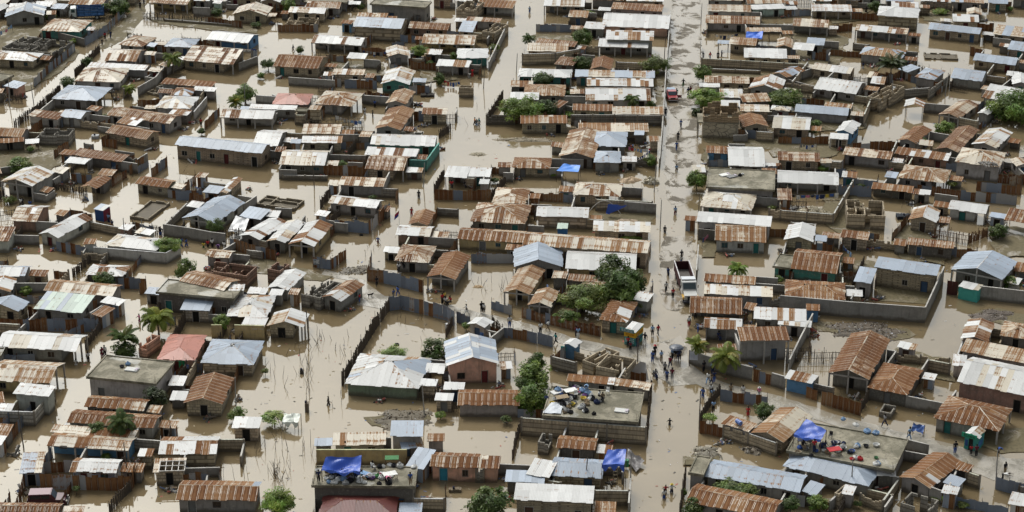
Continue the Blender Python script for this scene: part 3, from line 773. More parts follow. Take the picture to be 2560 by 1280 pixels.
def build_house(line, idx):
    R=random.Random(1000+idx*17); t=line.split(); p=[float(x) for x in t[:6]]; typ,code,wc=t[6],t[7],t[8]; opts=t[9:]
    h=R.uniform(1.75,2.05); nd_=None; dcol=None; strip='H' in opts
    for o in opts:
        if o[0]=='h': h=float(o[1:])
        if o[0]=='d': nd_=0
        if o[0]=='v': dcol={'B':(.05,.28,.40),'E':(.03,.17,.15),'R':(.16,.03,.03)}[o[1]]
    A=at(p[0],p[1],h); B=at(p[2],p[3],h)
    u=(B-A); u.z=0; L=u.length; u/=L; v=Vector((-u.y,u.x,0))
    Cc=at(p[4],p[5],h); D=(Cc-B).dot(v); pitch=math.radians({'s':8,'g':17,'e':17,'h':16,'f':0}[typ]+R.uniform(-2,2))
    if typ=='s':
        for _ in range(4): D=(at(p[4],p[5],h+D*math.tan(pitch))-B).dot(v)
    D=max(1.6,min(D,14.0 if typ in 'eh' else 11)); 
    area=L*D; small=area<17
    name='shelter' if 'o' in opts else ('shed' if small else 'house')
    base=A.copy(); base.z=0
    root=empty(name, base, math.atan2(u.y,u.x)); I=Matrix()
    X,Y,Z=Vector((1,0,0)),Vector((0,1,0)),Vector((0,0,1))
    # ---- roof
    rb=MB(); cap=MB(); tp=math.tan(pitch); H=Vector((0,0,h)); top=h
    def slope(O,eu,dirh,W,vm): 
        ev=(Vector(dirh)+Z*tp).normalized(); k=1/math.cos(pitch)
        sheets(rb,O,eu,ev,W,lambda x: vm(x)*k,code,R)
    def capline(a,b):
        a=Vector(a)+Z*.03; b=Vector(b)+Z*.03; d=(b-a).normalized(); s=d.cross(Z).normalized()*.09
        n=max(1,int((b-a).length/2))
        for i in range(n):
            q0=a+(b-a)*(i/n); q1=a+(b-a)*((i+1)/n); c=tin({'r':'oc','o':'oc','c':'cw','w':'w','g':'gw'}.get(code[0],code),R); z=Z*.05
            cap.quad(q0-s-z,q1-s-z,q1,q0,col=c); cap.quad(q0,q1,q1+s-z,q0+s-z,col=c)
    if typ=='s':
        if strip:
            k=1/math.cos(pitch); ev=(Y+Z*tp).normalized()
            sheets(rb,H,X,ev,L*.2,lambda x:D*k,code,R); sheets(rb,H+X*L*.2+ev*D*k*.76,X,ev,L*.8,lambda x:D*k*.24,code,R)
            for i in range(5): cap.beam(H+X*(L*(.2+.2*i)-.05),H+X*(L*(.2+.2*i)-.05)+ev*D*k*.8,.09,col=(.5,.48,.45,0))
            for j in (.02,.4,.75): cap.beam(H+X*L*.2+ev*D*k*j+Z*.05,H+X*L+ev*D*k*j+Z*.05,.09,col=(.5,.48,.45,0))
        else: slope(H,X,Y,L,lambda x:D)
        top=h+D*tp
    elif typ=='g':
        slope(H,X,Y,L,lambda x:D/2); slope(H+X*L+Y*D,-X,-Y,L,lambda x:D/2); capline((0,D/2,h+D/2*tp),(L,D/2,h+D/2*tp)); top=h+D/2*tp
    elif typ=='e':
        slope(H+Y*D,-Y,X,D,lambda x:L/2); slope(H+X*L,Y,-X,D,lambda x:L/2); capline((L/2,0,h+L/2*tp),(L/2,D,h+L/2*tp)); top=h+L/2*tp
    elif typ=='h':
        s=min(L,D)/2; top=h+s*tp
        tri=lambda W: (lambda x: min(x,W-x,s))
        slope(H,X,Y,L,tri(L)); slope(H+X*L+Y*D,-X,-Y,L,tri(L)); slope(H+Y*D,-Y,X,D,tri(D)); slope(H+X*L,Y,-X,D,tri(D))
        if L>=D: a,b=Vector((s,s,top)),Vector((L-s,s,top)); E=[(a,(0,0,h)),(a,(0,D,h)),(b,(L,0,h)),(b,(L,D,h))]
        else: a,b=Vector((s,s,top)),Vector((s,D-s,top)); E=[(a,(0,0,h)),(a,(L,0,h)),(b,(0,D,h)),(b,(L,D,h))]
        if (b-a).length>.2: capline(a,b)
        for q in E: capline(q[1],q[0])
    else:
        th=.22; sb=MB()
        sb.box((0,0,h-th),(L,D,h),I)
        for lo,hi in (((0,0,h),(L,.14,h+.12)),((0,D-.14,h),(L,D,h+.12)),((0,.14,h),(.14,D-.14,h+.12)),((L-.14,.14,h),(L,D-.14,h+.12))): sb.box(lo,hi,I)
        ro=sb.build('roof',M_SLAB,root,(.95,.93,.88)); top=h
        for cx in (.2,L-.2):
            for cy in (.2,D-.2):
                rr=MB()
                for dx in (-.06,.06): rr.tube([(cx+dx,cy,h-.05),(cx+dx*1.5+R.uniform(-.1,.1),cy+R.uniform(-.1,.1),h+R.uniform(.5,1.1))],.018,4)
                rr.build('rebar',M_WOOD,ro,(.10,.06,.04))
    if typ!='f':
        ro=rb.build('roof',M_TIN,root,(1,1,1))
        if cap.f: cap.build('rafters' if strip else 'ridge_cap',M_TIN,ro,(1,1,1))
    # ---- walls
    ov=min(.32,.08*min(L,D)+.1); x0,x1,y0,y1=ov,L-ov,ov,D-ov
    wcol,wm=WALLC[wc]; k=R.uniform(.82,1.15); wcol=tuple(c*k*R.uniform(.96,1.04) for c in wcol)
    posts=[]
    if 'o' in opts:
        if name=='shelter':
            n=max(2,int(L/2.2)+1)
            for i in range(n):
                xx=.2+(L-.4)*i/(n-1); posts+= [(xx,.2),(xx,D-.2)]
    if 'p' in opts: 
        y0=min(1.7,D*.36); n=max(3,int(L/2.6)+1); posts=[(.15+(L-.3)*i/(n-1),.18) for i in range(n)]
    if 'q' in opts:
        x1=L-min(2.2,L*.3); posts=[(L-.2,.2),(L-.2,D-.2),(L-.2,D/2)]
    zb=-.6
    def ridge_at(x,y):
        if typ=='s': return h+y*tp
        if typ=='g': return h+min(y,D-y)*tp
        if typ=='e': return h+min(x,L-x)*tp
        return h
    if not ('o' in opts and name=='shelter' and R.random()<.65 and area<22):
        wb=MB()
        if 'o' in opts: y0=D*.55
        wt=lambda x,y: ridge_at(x,y)-.03-(.2 if typ=='f' else 0)
        LX=x1-x0; LY=y1-y0
        ops=[]; doors=[]; wins=[]
        if nd_ is None and LX>1.8:
            n=max(1,int(LX/2.3)); cell=LX/n; di=R.randrange(n)
            for i in range(n):
                isd=(i==di) or (n>3 and abs(i-di)%2==0 and R.random()<.6)
                if isd: wdt=R.uniform(.8,1.0); q=(x0+cell*(i+.5)-wdt/2,-.35,wdt,min(1.75,h-.35)); doors.append(q)
                elif R.random()<.72: wdt=R.uniform(.6,.95); q=(x0+cell*(i+.5)-wdt/2,.75,wdt,min(1.55,h-.45)); wins.append(q)
                else: continue
                ops.append((q[0]-x0,q[0]-x0+q[2],q[1],q[3]))
        # front, right, back, left ; low box first, then gable tops
        hb=min(wt(x0,y0),wt(x1,y0),wt(x0,y1),wt(x1,y1))
        Vv=lambda a,b: Vector((a,b,0))
        wall_face(wb,Vv(x0,y0),Vv(x1,y0),zb,hb,ops,Y)
        sops=[]; sw=[]
        if nd_ is None and LY>2.6 and wc!='Z':
            for f in ((.5,) if LY<5 else (.28,.7)):
                if R.random()<.7: sops.append((LY*f-.4,LY*f+.4,.8,1.5)); sw.append(LY*f-.4)
        wall_face(wb,Vv(x1,y0),Vv(x1,y1),zb,hb,sops,-X,uo=LX)
        wall_face(wb,Vv(x1,y1),Vv(x0,y1),zb,hb,[],-Y); wall_face(wb,Vv(x0,y1),Vv(x0,y0),zb,hb,[(LY-b_,LY-a_,c_,d_) for a_,b_,c_,d_ in sops],X)
        def prof(pts,fix,axis):
            for i in range(len(pts)-1):
                a,b=pts[i],pts[i+1]; pa=(a,fix) if axis==0 else (fix,a); pb=(b,fix) if axis==0 else (fix,b)
                ha,hc=wt(*pa),wt(*pb)
                if max(ha,hc)-hb>.02:
                    wb.face([(*pa,hb),(*pb,hb),(*pb,hc),(*pa,ha)],[(a,hb+5),(b,hb+5),(b,hc+5),(a,ha+5)])
        mx=(L/2,); my=(D/2,)
        prof([x0]+[q for q in mx if x0<q<x1]+[x1],y0,0); prof([x0]+[q for q in mx if x0<q<x1]+[x1],y1,0)
        prof([y0]+[q for q in my if y0<q<y1]+[y1],x0,1); prof([y0]+[q for q in my if y0<q<y1]+[y1],x1,1)
        if wm is M_TIN:
            c0=[tin(R.choice(['gw','gr','rg']),R) for _ in range(9)]; wb.c=[c0[int(min(uv_[0][0],6)/.82)%9] for uv_ in wb.uv]
            # split tin walls in strips of their own colour
            wb2=MB()
            for fi,f in enumerate(wb.f):
                P=[Vector(wb.v[i]) for i in f]
                if len(P)==4 and (P[1]-P[0]).length>.9:
                    n=int((P[1]-P[0]).length/.8)+1
                    for j in range(n):
                        a,b=j/n,(j+1)/n; q=[P[0].lerp(P[1],a),P[0].lerp(P[1],b),P[3].lerp(P[2],b),P[3].lerp(P[2],a)]
                        wb2.face(q,[(0,0),(.82,0),(.82,2),(0,2)],tin(R.choice(['gr','wr','rg','gw']),R))
                else: wb2.face(P,wb.uv[fi],wb.c[fi])
            wb=wb2
        wb.build('wall',wm,root,wcol)
        MF=Matrix.Translation((0,y0,0))
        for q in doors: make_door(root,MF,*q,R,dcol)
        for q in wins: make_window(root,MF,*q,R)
        MR=Matrix.Translation((x1,y0,0))@Matrix.Rotation(math.pi/2,4,'Z'); ML=Matrix.Translation((x0,y1,0))@Matrix.Rotation(-math.pi/2,4,'Z')
        for a in sw:
            make_window(root,MR,a,.8,.8,1.5,R); make_window(root,ML,LY-a-.8,.8,.8,1.5,R)
    wood='o' in opts
    for (a,b) in posts:
        pm=MB(); r=.06 if wood else .10; zt=ridge_at(a,b)-.03
        if wood: pm.tube([(a+R.uniform(-.1,.1),b,-.6),(a,b,zt)],[r,r*.8],6)
        else: pm.box((a-r,b-r,-.6),(a+r,b+r,zt-(.2 if typ=='f' else 0)),I)
        pm.build('post',M_WOOD if wood else M_PAINT,root,(.13,.10,.075) if wood else (.36,.34,.31))
    if 'p' in opts:
        bm_=MB(); bm_.box((.05,.08,h-.22),(L-.05,.28,h-.04),I); bm_.build('porch_beam',M_PAINT,root,(.34,.32,.29))
    # ---- words
    size='tiny' if area<7 else 'small' if area<17 else 'long' if L>9.5 and L>1.9*D else 'large' if area>62 else ''
    ex=' with porch' if ('p' in opts or 'q' in opts) else ''
    if name=='shelter': d='%s open-sided shelter under %s %s roof'%(size,roofword(code),SHAPEW[typ])
    elif typ=='f': d='%s %s %s with flat concrete roof'%(size,WALLW[wc],name)
    else: d='%s %s %s with %s %s roof'%(size,WALLW[wc],name,roofword(code),SHAPEW[typ])
    cx=(p[0]+p[4])/2; cy=(p[1]+p[5])/2
    tag(root,' '.join(d.split()),name,p=(cx,cy))
    return root
HROOT=[build_house(l,i) for i,l in enumerate(HOUSES.strip().split('\n'))]
# ---------------------------------------------------------------- yard walls and fences (base line in photo pixels on the water plane)
# kind t tin, k sticks and boards, b block wall, p plastered wall ; height ; colour key ; points
FENCES = """
t 1.7 g 210 116 232 104 270 80 297 50 318 24
p 1.6 D 147 101 212 117
t 1.7 g 85 219 122 184 172 143 188 128
k 1.5 D 37 320 97 277 135 245 152 228
k 1.4 D 188 192 250 128
p 1.8 G 346 242 390 217 412 190
k 1.6 D 358 48 430 53 514 57
b .5 T 412 54 590 68
t 1.5 r 512 59 606 71
p 1.6 G 598 179 645 161
t 1.5 r 345 271 402 268
p 1.7 W 486 303 518 265
t 1.5 g 512 325 550 287
t 1.6 r 695 80 795 80
p 1.5 G 722 213 838 221
t 1.6 g 862 220 942 223
t 1.4 r 815 152 868 158
p 1.8 G 1222 178 1270 76
t 1.6 r 1026 173 1090 179
p 1.5 W 640 259 694 262 682 256
k 1.4 D 757 318 910 312
b 1.8 D 1216 312 1286 312
k 1.6 D 1216 309 1258 247
b 2.2 T 1306 163 1388 161 1450 150
t 1.5 g 1340 79 1440 80
b 1.6 T 1540 176 1610 179
p 1.6 G 1676 48 1664 200 1656 330 1648 420
b 1.6 G 1752 120 1754 168
b 1.7 T 1754 168 1900 176 2018 183
b .7 T 1776 181 1900 186
b 1.8 G 1428 312 1535 312 1652 314
b 2.0 T 1978 232 2018 181
b 2.0 G 2320 252 2372 213
b 1.7 G 2260 247 2322 242
t 1.5 r 2080 81 2130 77
t 1.5 r 2004 264 2060 267
b 2.2 T 2158 318 2180 264
t 1.7 r 325 438 361 412
t 1.7 r 380 444 419 415
t 1.5 r 280 468 318 443
t 1.5 r 180 457 230 460
t 1.6 r 137 398 172 373
p 1.9 G 410 590 478 600 530 610 565 614
b 1.5 G 411 588 470 530
t 1.6 g 440 500 506 502
t 1.6 r 462 482 490 456
t 1.6 g 142 627 178 634 216 640
t 1.8 g 576 622 640 642 690 652
t 1.6 g 782 668 828 674 866 647
t 1.4 r 225 573 284 583
k 1.4 D -10 549 42 541
p 1.7 W 236 645 416 660 452 640
t 1.9 r 838 577 922 584 974 534
k 1.6 D 802 522 826 492
t 1.6 r 870 422 920 422
k 1.7 D 870 394 897 366
p 2.0 E 1024 429 1066 430 1098 386
t 1.7 r 1086 500 1228 501
k 1.5 D 1086 482 1112 442
k 1.5 D 1228 501 1264 458
k 1.5 D 1098 346 1126 328
b .8 G 708 450 818 452
t 1.9 g 919 703 960 708 1058 732
t 1.6 g 919 702 930 656
t 2.1 g 974 777 1000 773 1060 786 1118 802 1136 814
k 1.9 D 856 965 905 880 940 822 975 774
k 1.5 D 1116 843 1136 803
t 1.5 g 1141 806 1174 816
k 1.5 D 1229 816 1254 838
t 1.6 g 1256 843 1282 846 1330 856 1382 868
t 1.5 r 1304 794 1375 812 1430 826 1500 842
t 1.4 g 1228 773 1280 788
t 1.6 g 1178 658 1282 658
t 1.9 g 0 827 120 828 240 829 292 793 312 779
t 1.7 g 297 722 366 722
t 1.8 g 350 737 366 732
k 1.3 D 183 692 212 668 234 650
p 2.2 Y 530 850 556 850
p 2.2 Y 588 850 662 852
p 1.9 G 1722 908 1755 920 1830 940 1880 952
t 1.7 g 1882 953 1928 964
p 1.8 G 1928 964 1962 974
t 1.6 r 2014 994 2042 1002
t 1.8 r 2052 1010 2150 1040
k 1.5 D 2152 1030 2172 998
p 1.8 G 1740 705 1745 640
p 1.9 G 1972 932 2000 874 2030 816
p 2.3 G 1948 777 2120 793 2310 807 2357 704
p 2.0 G 2447 748 2500 754 2568 762
t 2.0 m 2366 736 2392 739
b 1.3 T 2242 907 2300 912 2372 918
b 1.9 W -5 1062 88 1065 138 1004
t 1.9 r 102 1222 200 1225 330 1228 348 1176
k 1.5 D 275 1282 300 1255 328 1226
p 2.0 Y 792 1162 1018 1162
b 2.4 T 1304 1089 1420 1098 1614 1113
k 1.6 D 1617 1094 1622 1030 1628 976
k 1.3 D 1282 1150 1290 1110 1302 1070
b 1.9 T 1486 1263 1572 1264
p 1.9 G 1571 1295 1576 1232
t 1.6 r 1748 1083 1780 1088 1808 1096
b 1.7 T 1808 1096 1870 1115 1940 1140
k 1.4 D 1749 1057 1775 1015 1800 986
t 1.6 g 1800 1002 1860 1010 1917 1017
k 1.5 D 1700 1288 1714 1190
b 1.4 T 2150 1262 2205 1280 2244 1226
t 1.7 g 2488 1223 2520 1232 2565 1242
p 1.6 G 2262 1128 2320 1142
b 1.6 G 1485 408 1640 418
b 1.8 T 1490 526 1630 532
t 1.5 g 2146 472 2180 476
t 1.6 g 2292 482 2400 500 2540 513
t 1.6 r 2440 477 2552 488
b 1.7 T 1922 548 1950 552 2082 562 2140 460
t 1.5 r 2230 602 2272 555
k 1.6 r 2330 594 2420 610 2470 590
t 1.5 r 2130 378 2262 374
t 1.4 r 1945 360 2070 362
t 1.6 g 1842 345 1920 350
p 1.8 D 1745 600 1792 605
k 1.3 D 2130 720 2160 660
t 1.6 g 1620 770 1632 730
p 1.7 G 1560 530 1640 536
"""
FDESC={'t':'corrugated tin fence','k':'rough stick and board fence','b':'concrete block yard wall','p':'plastered yard wall'}
FCOL={'g':'gr gw gr rg','r':'rg rw ro','m':'m m','D':'','G':'','T':'','W':'','E':'','Y':''}
def post_mesh(h,r):
    mb=MB(); mb.tube([(0,0,-.6),(.02,0,h*.5),(0,.02,h)],[r,r*.9,r*.7],5); return mb.mesh('post',M_WOOD)
PM={}
def build_fence(line, idx):
    R=random.Random(500+idx); t=line.split(); kind,h,col=t[0],float(t[1]),t[2]; q=[float(x) for x in t[3:]]
    P=[at(q[i],q[i+1]) for i in range(0,len(q),2)]
    name={'t':'tin_fence','k':'stick_fence','b':'block_wall','p':'yard_wall'}[kind]
    root=empty(name,P[0]); O=P[0]; mb=MB(); cope=MB(); posts=[]
    for i in range(len(P)-1):
        a,b=P[i]-O,P[i+1]-O; L=(b-a).length; e=(b-a)/L; n=Vector((-e.y,e.x,0))
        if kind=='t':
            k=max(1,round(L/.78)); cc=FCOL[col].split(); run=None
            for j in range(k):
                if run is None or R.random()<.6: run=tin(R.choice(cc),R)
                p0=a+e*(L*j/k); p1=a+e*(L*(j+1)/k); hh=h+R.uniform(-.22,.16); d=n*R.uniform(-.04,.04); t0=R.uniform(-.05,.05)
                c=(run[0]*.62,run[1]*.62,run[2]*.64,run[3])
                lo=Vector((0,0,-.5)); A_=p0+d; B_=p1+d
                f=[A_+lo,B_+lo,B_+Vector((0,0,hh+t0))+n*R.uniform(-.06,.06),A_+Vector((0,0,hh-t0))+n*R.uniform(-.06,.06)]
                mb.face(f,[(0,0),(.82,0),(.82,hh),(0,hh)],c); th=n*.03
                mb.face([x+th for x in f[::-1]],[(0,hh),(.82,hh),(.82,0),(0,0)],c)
            m=max(1,int(L/2.6))
            for j in range(m+1): posts.append((a+e*(L*j/m)+n*.08,h+R.uniform(.05,.55)))
        elif kind=='k':
            k=int(L/.16)
            for j in range(k):
                if R.random()<.1: continue
                p0=a+e*(L*(j+R.random()*.5)/k)+n*R.uniform(-.05,.05); hh=h*R.uniform(.65,1.15); w=R.uniform(.09,.2); s=e*w+n*R.uniform(-.04,.04)
                z=Vector((0,0,hh)); lean=e*R.uniform(-.12,.12)
                g=R.uniform(.5,1.3); c=(g,g*.97,g*.92,0)
                mb.beam(p0+Vector((0,0,-.5)),p0+z+lean,w,.04,col=c)
            for z in (h*.35,h*.8): mb.beam(a+Vector((0,0,z))+n*.06,b+Vector((0,0,z))+n*.06,.06)
            m=max(1,int(L/2.2))
            for j in range(m+1): posts.append((a+e*(L*j/m)+n*.1,h*R.uniform(1.0,1.45)))
        else:
            th=.15; seg=max(1,int(L/(.42 if kind=='b' else 2.5)))
            brk=R.random()<.3 and kind=='b'
            for j in range(seg):
                p0=a+e*(L*j/seg); p1=a+e*(L*(j+1)/seg)
                hh=h+(-.2*R.randint(0,2) if brk and R.random()<.5 else 0)+(R.uniform(-.02,.02) if kind=='p' else 0)
                M=frame(p0,e); w=(p1-p0).length
                i0=len(mb.f); mb.box((0,-th/2,-.6),(w+(.0005),th/2,hh),M)
                u0=L*j/seg
                for fi in (i0,i0+2): 
                    uv=[(u0,4.4),(u0+w,4.4),(u0+w,5+hh),(u0,5+hh)]; mb.uv[fi]=uv if fi==i0 else [(x,y) for x,y in (uv[1],uv[0],uv[3],uv[2])]
            if not brk:
                M=frame(a,e); cope.box((0,-th/2-.025,h+.022),(L,th/2+.025,h+.08),M)
            m=max(1,int(L/3.2))
            if kind=='b':
                for j in range(m+1):
                    M=frame(a+e*(L*j/m),e); pm=MB(); pm.box((-.11,-th/2-.03,-.6),(.11,th/2+.03,h+R.uniform(.1,.28)),M); pm.build('pier',M_PLASTER,root,(.22,.19,.15))
    if kind=='t': mb.build('tin_panels',M_TIN,root)
    elif kind=='k': mb.build('sticks',M_WOOD,root,(.10,.082,.065) if col!='r' else (.16,.09,.05))
    else:
        k=R.uniform(.85,1.15); c=tuple(x*k for x in WALLC[col][0]); mb.build('masonry',M_BLOCK if kind=='b' else M_PLASTER,root,c)
        if cope.f: cope.build('coping',M_PLASTER,root,tuple(min(.5,x*1.5+.05) for x in c))
    for p,hh in posts:
        key=round(hh,1)
        if key not in PM: PM[key]=post_mesh(key,.045)
        o=link('post',PM[key],root,(.14,.11,.08)); o.location=p
    hw='low ' if h<1 else ''
    cw={'t':{'g':'grey ','r':'rusty ','m':'maroon '}[col] if kind=='t' else '','k':'dark ','b':{'G':'grey ','T':'tan ','W':'pale ','D':'dark '}.get(col,''),'p':{'G':'grey ','W':'whitish ','D':'dark ','E':'teal ','Y':'yellowish '}.get(col,'')}[kind]
    ln=sum((P[i+1]-P[i]).length for i in range(len(P)-1)); lw='long ' if ln>11 else 'short ' if ln<4 else ''
    mid=P[len(P)//2] if len(P)>2 else (P[0]+P[1])/2
    tag(root,(lw+hw+cw+FDESC[kind]).strip(),'fence' if kind in 'tk' else 'wall',p=px(mid))
for i,l in enumerate(FENCES.strip().split('\n')): build_fence(l,i)
# ---------------------------------------------------------------- roofless block shells: four corner pixels at the wall top (near-left, near-right, far-right), height, colour, inner walls
RUINS = """
1147 219 1182 220 1187 214 1.9 T 0 small tan roofless block hut
2168 241 2200 248 2262 216 2.6 T 1 grey-brown roofless block house with roof poles
97 337 172 339 205 322 2.0 G 1 half-built grey block house
5 118 130 132 185 104 1.6 G 6 cluster of broken grey block rooms
1140 22 1184 26 1180 2 2.6 T 1 tall broken tan block shell
712 60 786 62 790 44 1.5 T 2 crumbling tan walls with arched openings
1205 78 1236 82 1255 58 2.3 T 1 tan block rooms without a roof
512 676 616 690 624 664 2.0 R 3 pink-brown ruined block rooms
668 672 700 678 720 660 2.2 R 0 roofless brick stall with pink cloth
752 735 800 745 832 702 2.0 G 3 gutted grey block rooms
2118 536 2214 540 2230 503 2.4 T 4 unfinished tan block house with stepped walls
1456 900 1490 912 1528 872 2.2 T 1 half-built block walls beside the crossing
1490 916 1562 930 1594 898 2.4 T 1 roofless block store with grey cloth
2251 1257 2321 1278 2354 1252 2.1 G 0 square roofless block room
2086 1232 2098 1236 2112 1212 2.0 T 0 narrow roofless block cell
640 508 735 521 762 500 .5 T 2 low tan foundation walls full of mud
324 540 372 546 424 505 .5 T 0 foundation walls of an unbuilt house
2312 144 2396 147 2402 134 .35 T 1 stone foundation outline in floodwater
390 217 408 222 404 224 1.2 G 0 low grey cistern
2198 1028 2228 1034 2236 1014 .8 G 0 open concrete cistern
367 229 400 236 404 226 .5 T 0 shallow earth-coloured basin
1344 1105 1370 1108 1392 1086 1.7 G 0 roofless grey latrine frame
345 860 365 864 385 836 2.0 P 0 pinkish roofless room full of bottles
2386 385 2452 392 2510 345 .5 G 0 parapet
"""
def build_ruin(line, idx):
    R=random.Random(900+idx); t=line.split(); p=[float(x) for x in t[:6]]; h=float(t[6]); col=t[7]; inner=int(t[8]); d=' '.join(t[9:])
    if d=='parapet': return
    A=at(p[0],p[1],h); B=at(p[2],p[3],h); u=B-A; u.z=0; L=u.length; u/=L; v=Vector((-u.y,u.x,0)); D=max(1.5,(at(p[4],p[5],h)-B).dot(v))
    base=A.copy(); base.z=0; root=empty('roofless_building',base,math.atan2(u.y,u.x)); th=.16
    def wall(a,b,drop):
        mb=MB(); a=Vector((*a,0)); b=Vector((*b,0)); L=(b-a).length; e=(b-a)/L; n=max(1,int(L/.42)); gap=None
        door=R.uniform(.2,.7)*L if L>2.2 and R.random()<.7 and h>1 else None
        hh=h
        for j in range(n):
            u0=L*j/n; u1=L*(j+1)/n
            if R.random()<drop: hh=h-.21*R.randint(0,4 if h>1 else 1)
            elif R.random()<.4: hh=h
            z0=-.6
            if door is not None and door<u0<door+.85: z0=h-.35 if R.random()<.8 else 1e3
            if z0>=hh: continue
            M=frame(a+e*u0,e); i0=len(mb.f); mb.box((0,-th/2,z0),(u1-u0,th/2,max(hh,.12)),M)
            for fi in (i0,i0+2):
                uv=[(u0,5+z0),(u1,5+z0),(u1,5+hh),(u0,5+hh)]; mb.uv[fi]=uv if fi==i0 else [uv[1],uv[0],uv[3],uv[2]]
        c=WALLC[col][0]; k=R.uniform(.9,1.2)
        if mb.f: mb.build('wall',M_STONE if h<.7 else M_BLOCK,root,tuple(x*k for x in c))
    g=.09
    dr=.5 if h<.7 else .14
    wall((0,g),(L,g),dr); wall((L-g,.18),(L-g,D-.18),dr); wall((L,D-g),(0,D-g),dr); wall((g,D-.18),(g,.18),dr)
    for i in range(inner):
        if i%2==0: x=L*(i//2+1)/(inner//2+2)*R.uniform(.9,1.1); wall((x,.2),(x,D-.2),.35)
        else: y=D*R.uniform(.35,.65); wall((.2,y),(L*R.uniform(.5,.9),y),.35)
    f=MB(); f.box((.17,.17,-.5),(L-.17,D-.17,.09 if h<.7 else .03 if h>1 and R.random()<.5 else -.1)); f.build('floor',M_MUD,root,(.11,.09,.06))
    if 'roof poles' in d:
        for y in (.25,.5,.75):
            pm=MB(); pm.tube([(-.1,D*y,h+.06),(L+.1,D*y,h+.06)],.06,5); pm.build('roof_pole',M_WOOD,root,(.2,.15,.1))
    tag(root,d,'ruin',p=((p[0]+p[4])/2,(p[1]+p[5])/2))
for i,l in enumerate(RUINS.strip().split('\n')): build_ruin(l,i)
# the two-storey stone shell beside the main street: rubble ground floor, slab, stepped block walls above
p=at(1756,345); q=at(1845,347); u=q-p; L=u.length; root=empty('unfinished_building',p,math.atan2(u.y,u.x)); D=4.6; h1=2.7
mb=MB(); V_=lambda a,b: Vector((a,b,0))
for a,b,inn,ops in ((V_(0,0),V_(L,0),Vector((0,1,0)),[]),(V_(L,0),V_(L,D),Vector((-1,0,0)),[(1.5,2.5,.4,1.9)]),(V_(L,D),V_(0,D),Vector((0,-1,0)),[]),(V_(0,D),V_(0,0),Vector((1,0,0)),[(1.4,2.4,-.3,1.9)])): wall_face(mb,a,b,-.6,h1,ops,inn)
mb.build('ground_floor',M_STONE,root,(.40,.34,.24))
mb=MB(); mb.box((-.9,-.08,h1),(L+.08,D+.08,h1+.2)); mb.build('slab',M_SLAB,root,(.9,.85,.8))
for x in (-.8,): 
    for y in (.1,D-.2): pm=MB(); pm.box((x-.1,y-.1,-.6),(x+.1,y+.1,h1)); pm.build('pillar',M_PLASTER,root,(.25,.22,.18))
def upper(a,b,prof):
    mb=MB(); a=Vector((*a,0)); b=Vector((*b,0)); LL=(b-a).length; e=(b-a)/LL; n=len(prof)
    for j,hh in enumerate(prof):
        if hh<=0: continue
        M=frame(a+e*(LL*j/n),e); i0=len(mb.f); mb.box((0,-.08,h1+.2),(LL/n,.08,h1+.2+hh),M)
        for fi in (i0,i0+2): mb.uv[fi]=[(LL*j/n,0),(LL*(j+1)/n,0),(LL*(j+1)/n,hh),(LL*j/n,hh)]
    mb.build('upper_wall',M_BLOCK,root,(.36,.27,.17))
upper((.1,.1),(L-.1,.1),[1.0,1.0,1.2,2.6,2.6,1.7,1.3,1.3,1.7,1.7,1.7,.9,.9,1.7,1.9,1.9])
upper((L-.1,.2),(L-.1,D-.1),[1.9,1.7,1.7,2.1,2.1]); upper((L-.2,D-.1),(.1,D-.1),[2.1,2.1,1.5,1.5,2.3,2.3,2.0,1.2]); upper((.1,D-.2),(.1,.2),[1.2,.8,1.4,1.0]); upper((L*.5,.2),(L*.5,D-.2),[1.7,1.2,.8,1.9])
tag(root,'unfinished two-storey shell with rubble stone ground floor and stepped tan block walls above','ruin',fixed=True)
def _inruin(p_): return 1735<px(p_)[0]<1850 and 270<px(p_)[1]<348
# ---------------------------------------------------------------- fences, walls and lean-tos that tie neighbouring houses into yards
CLEAR=[((1700,-10),(1690,640),(1680,860),(1660,1290),58),((1322,-10),(1290,120),(1235,230),(1180,320),(1130,430),(1050,520),(990,590),(900,630),34),((790,720),(720,860),(800,1000),(690,1110),(640,1280),60),
 ((340,30),(250,125),(160,205),(10,330),24),((500,335),(560,230),(600,190),(740,105),(900,45),16),((420,330),(410,430),(300,560),30),((480,680),(330,730),(240,930),(150,1050),(50,1190),28),((900,700),(1060,760),(1330,820),(1560,880),34),
 ((1740,950),(1950,1000),(2260,1095),(2560,1180),34),((2330,760),(2400,800),(2320,880),34),((1000,850),(1100,850),70),((2160,330),(2260,300),50),((720,120),(650,90),30),((1120,1120),(1240,1110),50),((1190,700),(1240,700),46),((2360,620),(2350,720),18)]
def clear(x,y):
    if 1735<x<1855 and 250<y<352: return False
    for c in CLEAR:
        pts,w=c[:-1],c[-1]
        for (ax,ay),(bx,by) in zip(pts,pts[1:]):
            dx,dy=bx-ax,by-ay; t=max(0,min(1,((x-ax)*dx+(y-ay)*dy)/(dx*dx+dy*dy)))
            if math.hypot(x-ax-t*dx,y-ay-t*dy)<w: return False
    return True
BOX=[]
for o in HROOT:
    w_=[c for c in o.children if c.name.split('.')[0] in('roof',)]
    vs=w_[0].data.vertices; xs=[v.co.x for v in vs]; ys=[v.co.y for v in vs]; M=o.matrix_basis
    BOX.append((M, min(xs),max(xs),min(ys),max(ys)))
def inside(p,pad=.05):
    for M,a,b,c,d in BOX:
        if (M.translation-p).length>18: continue
        q=M.inverted()@p
        if a-pad<q.x<b+pad and c-pad<q.y<d+pad: return True
    return False
def cross(p,q,n=9): return any(inside(p.lerp(q,(i+.5)/n),-.25) for i in range(n))
_R=random.Random(99); LINES=[]; SHEDS=[]
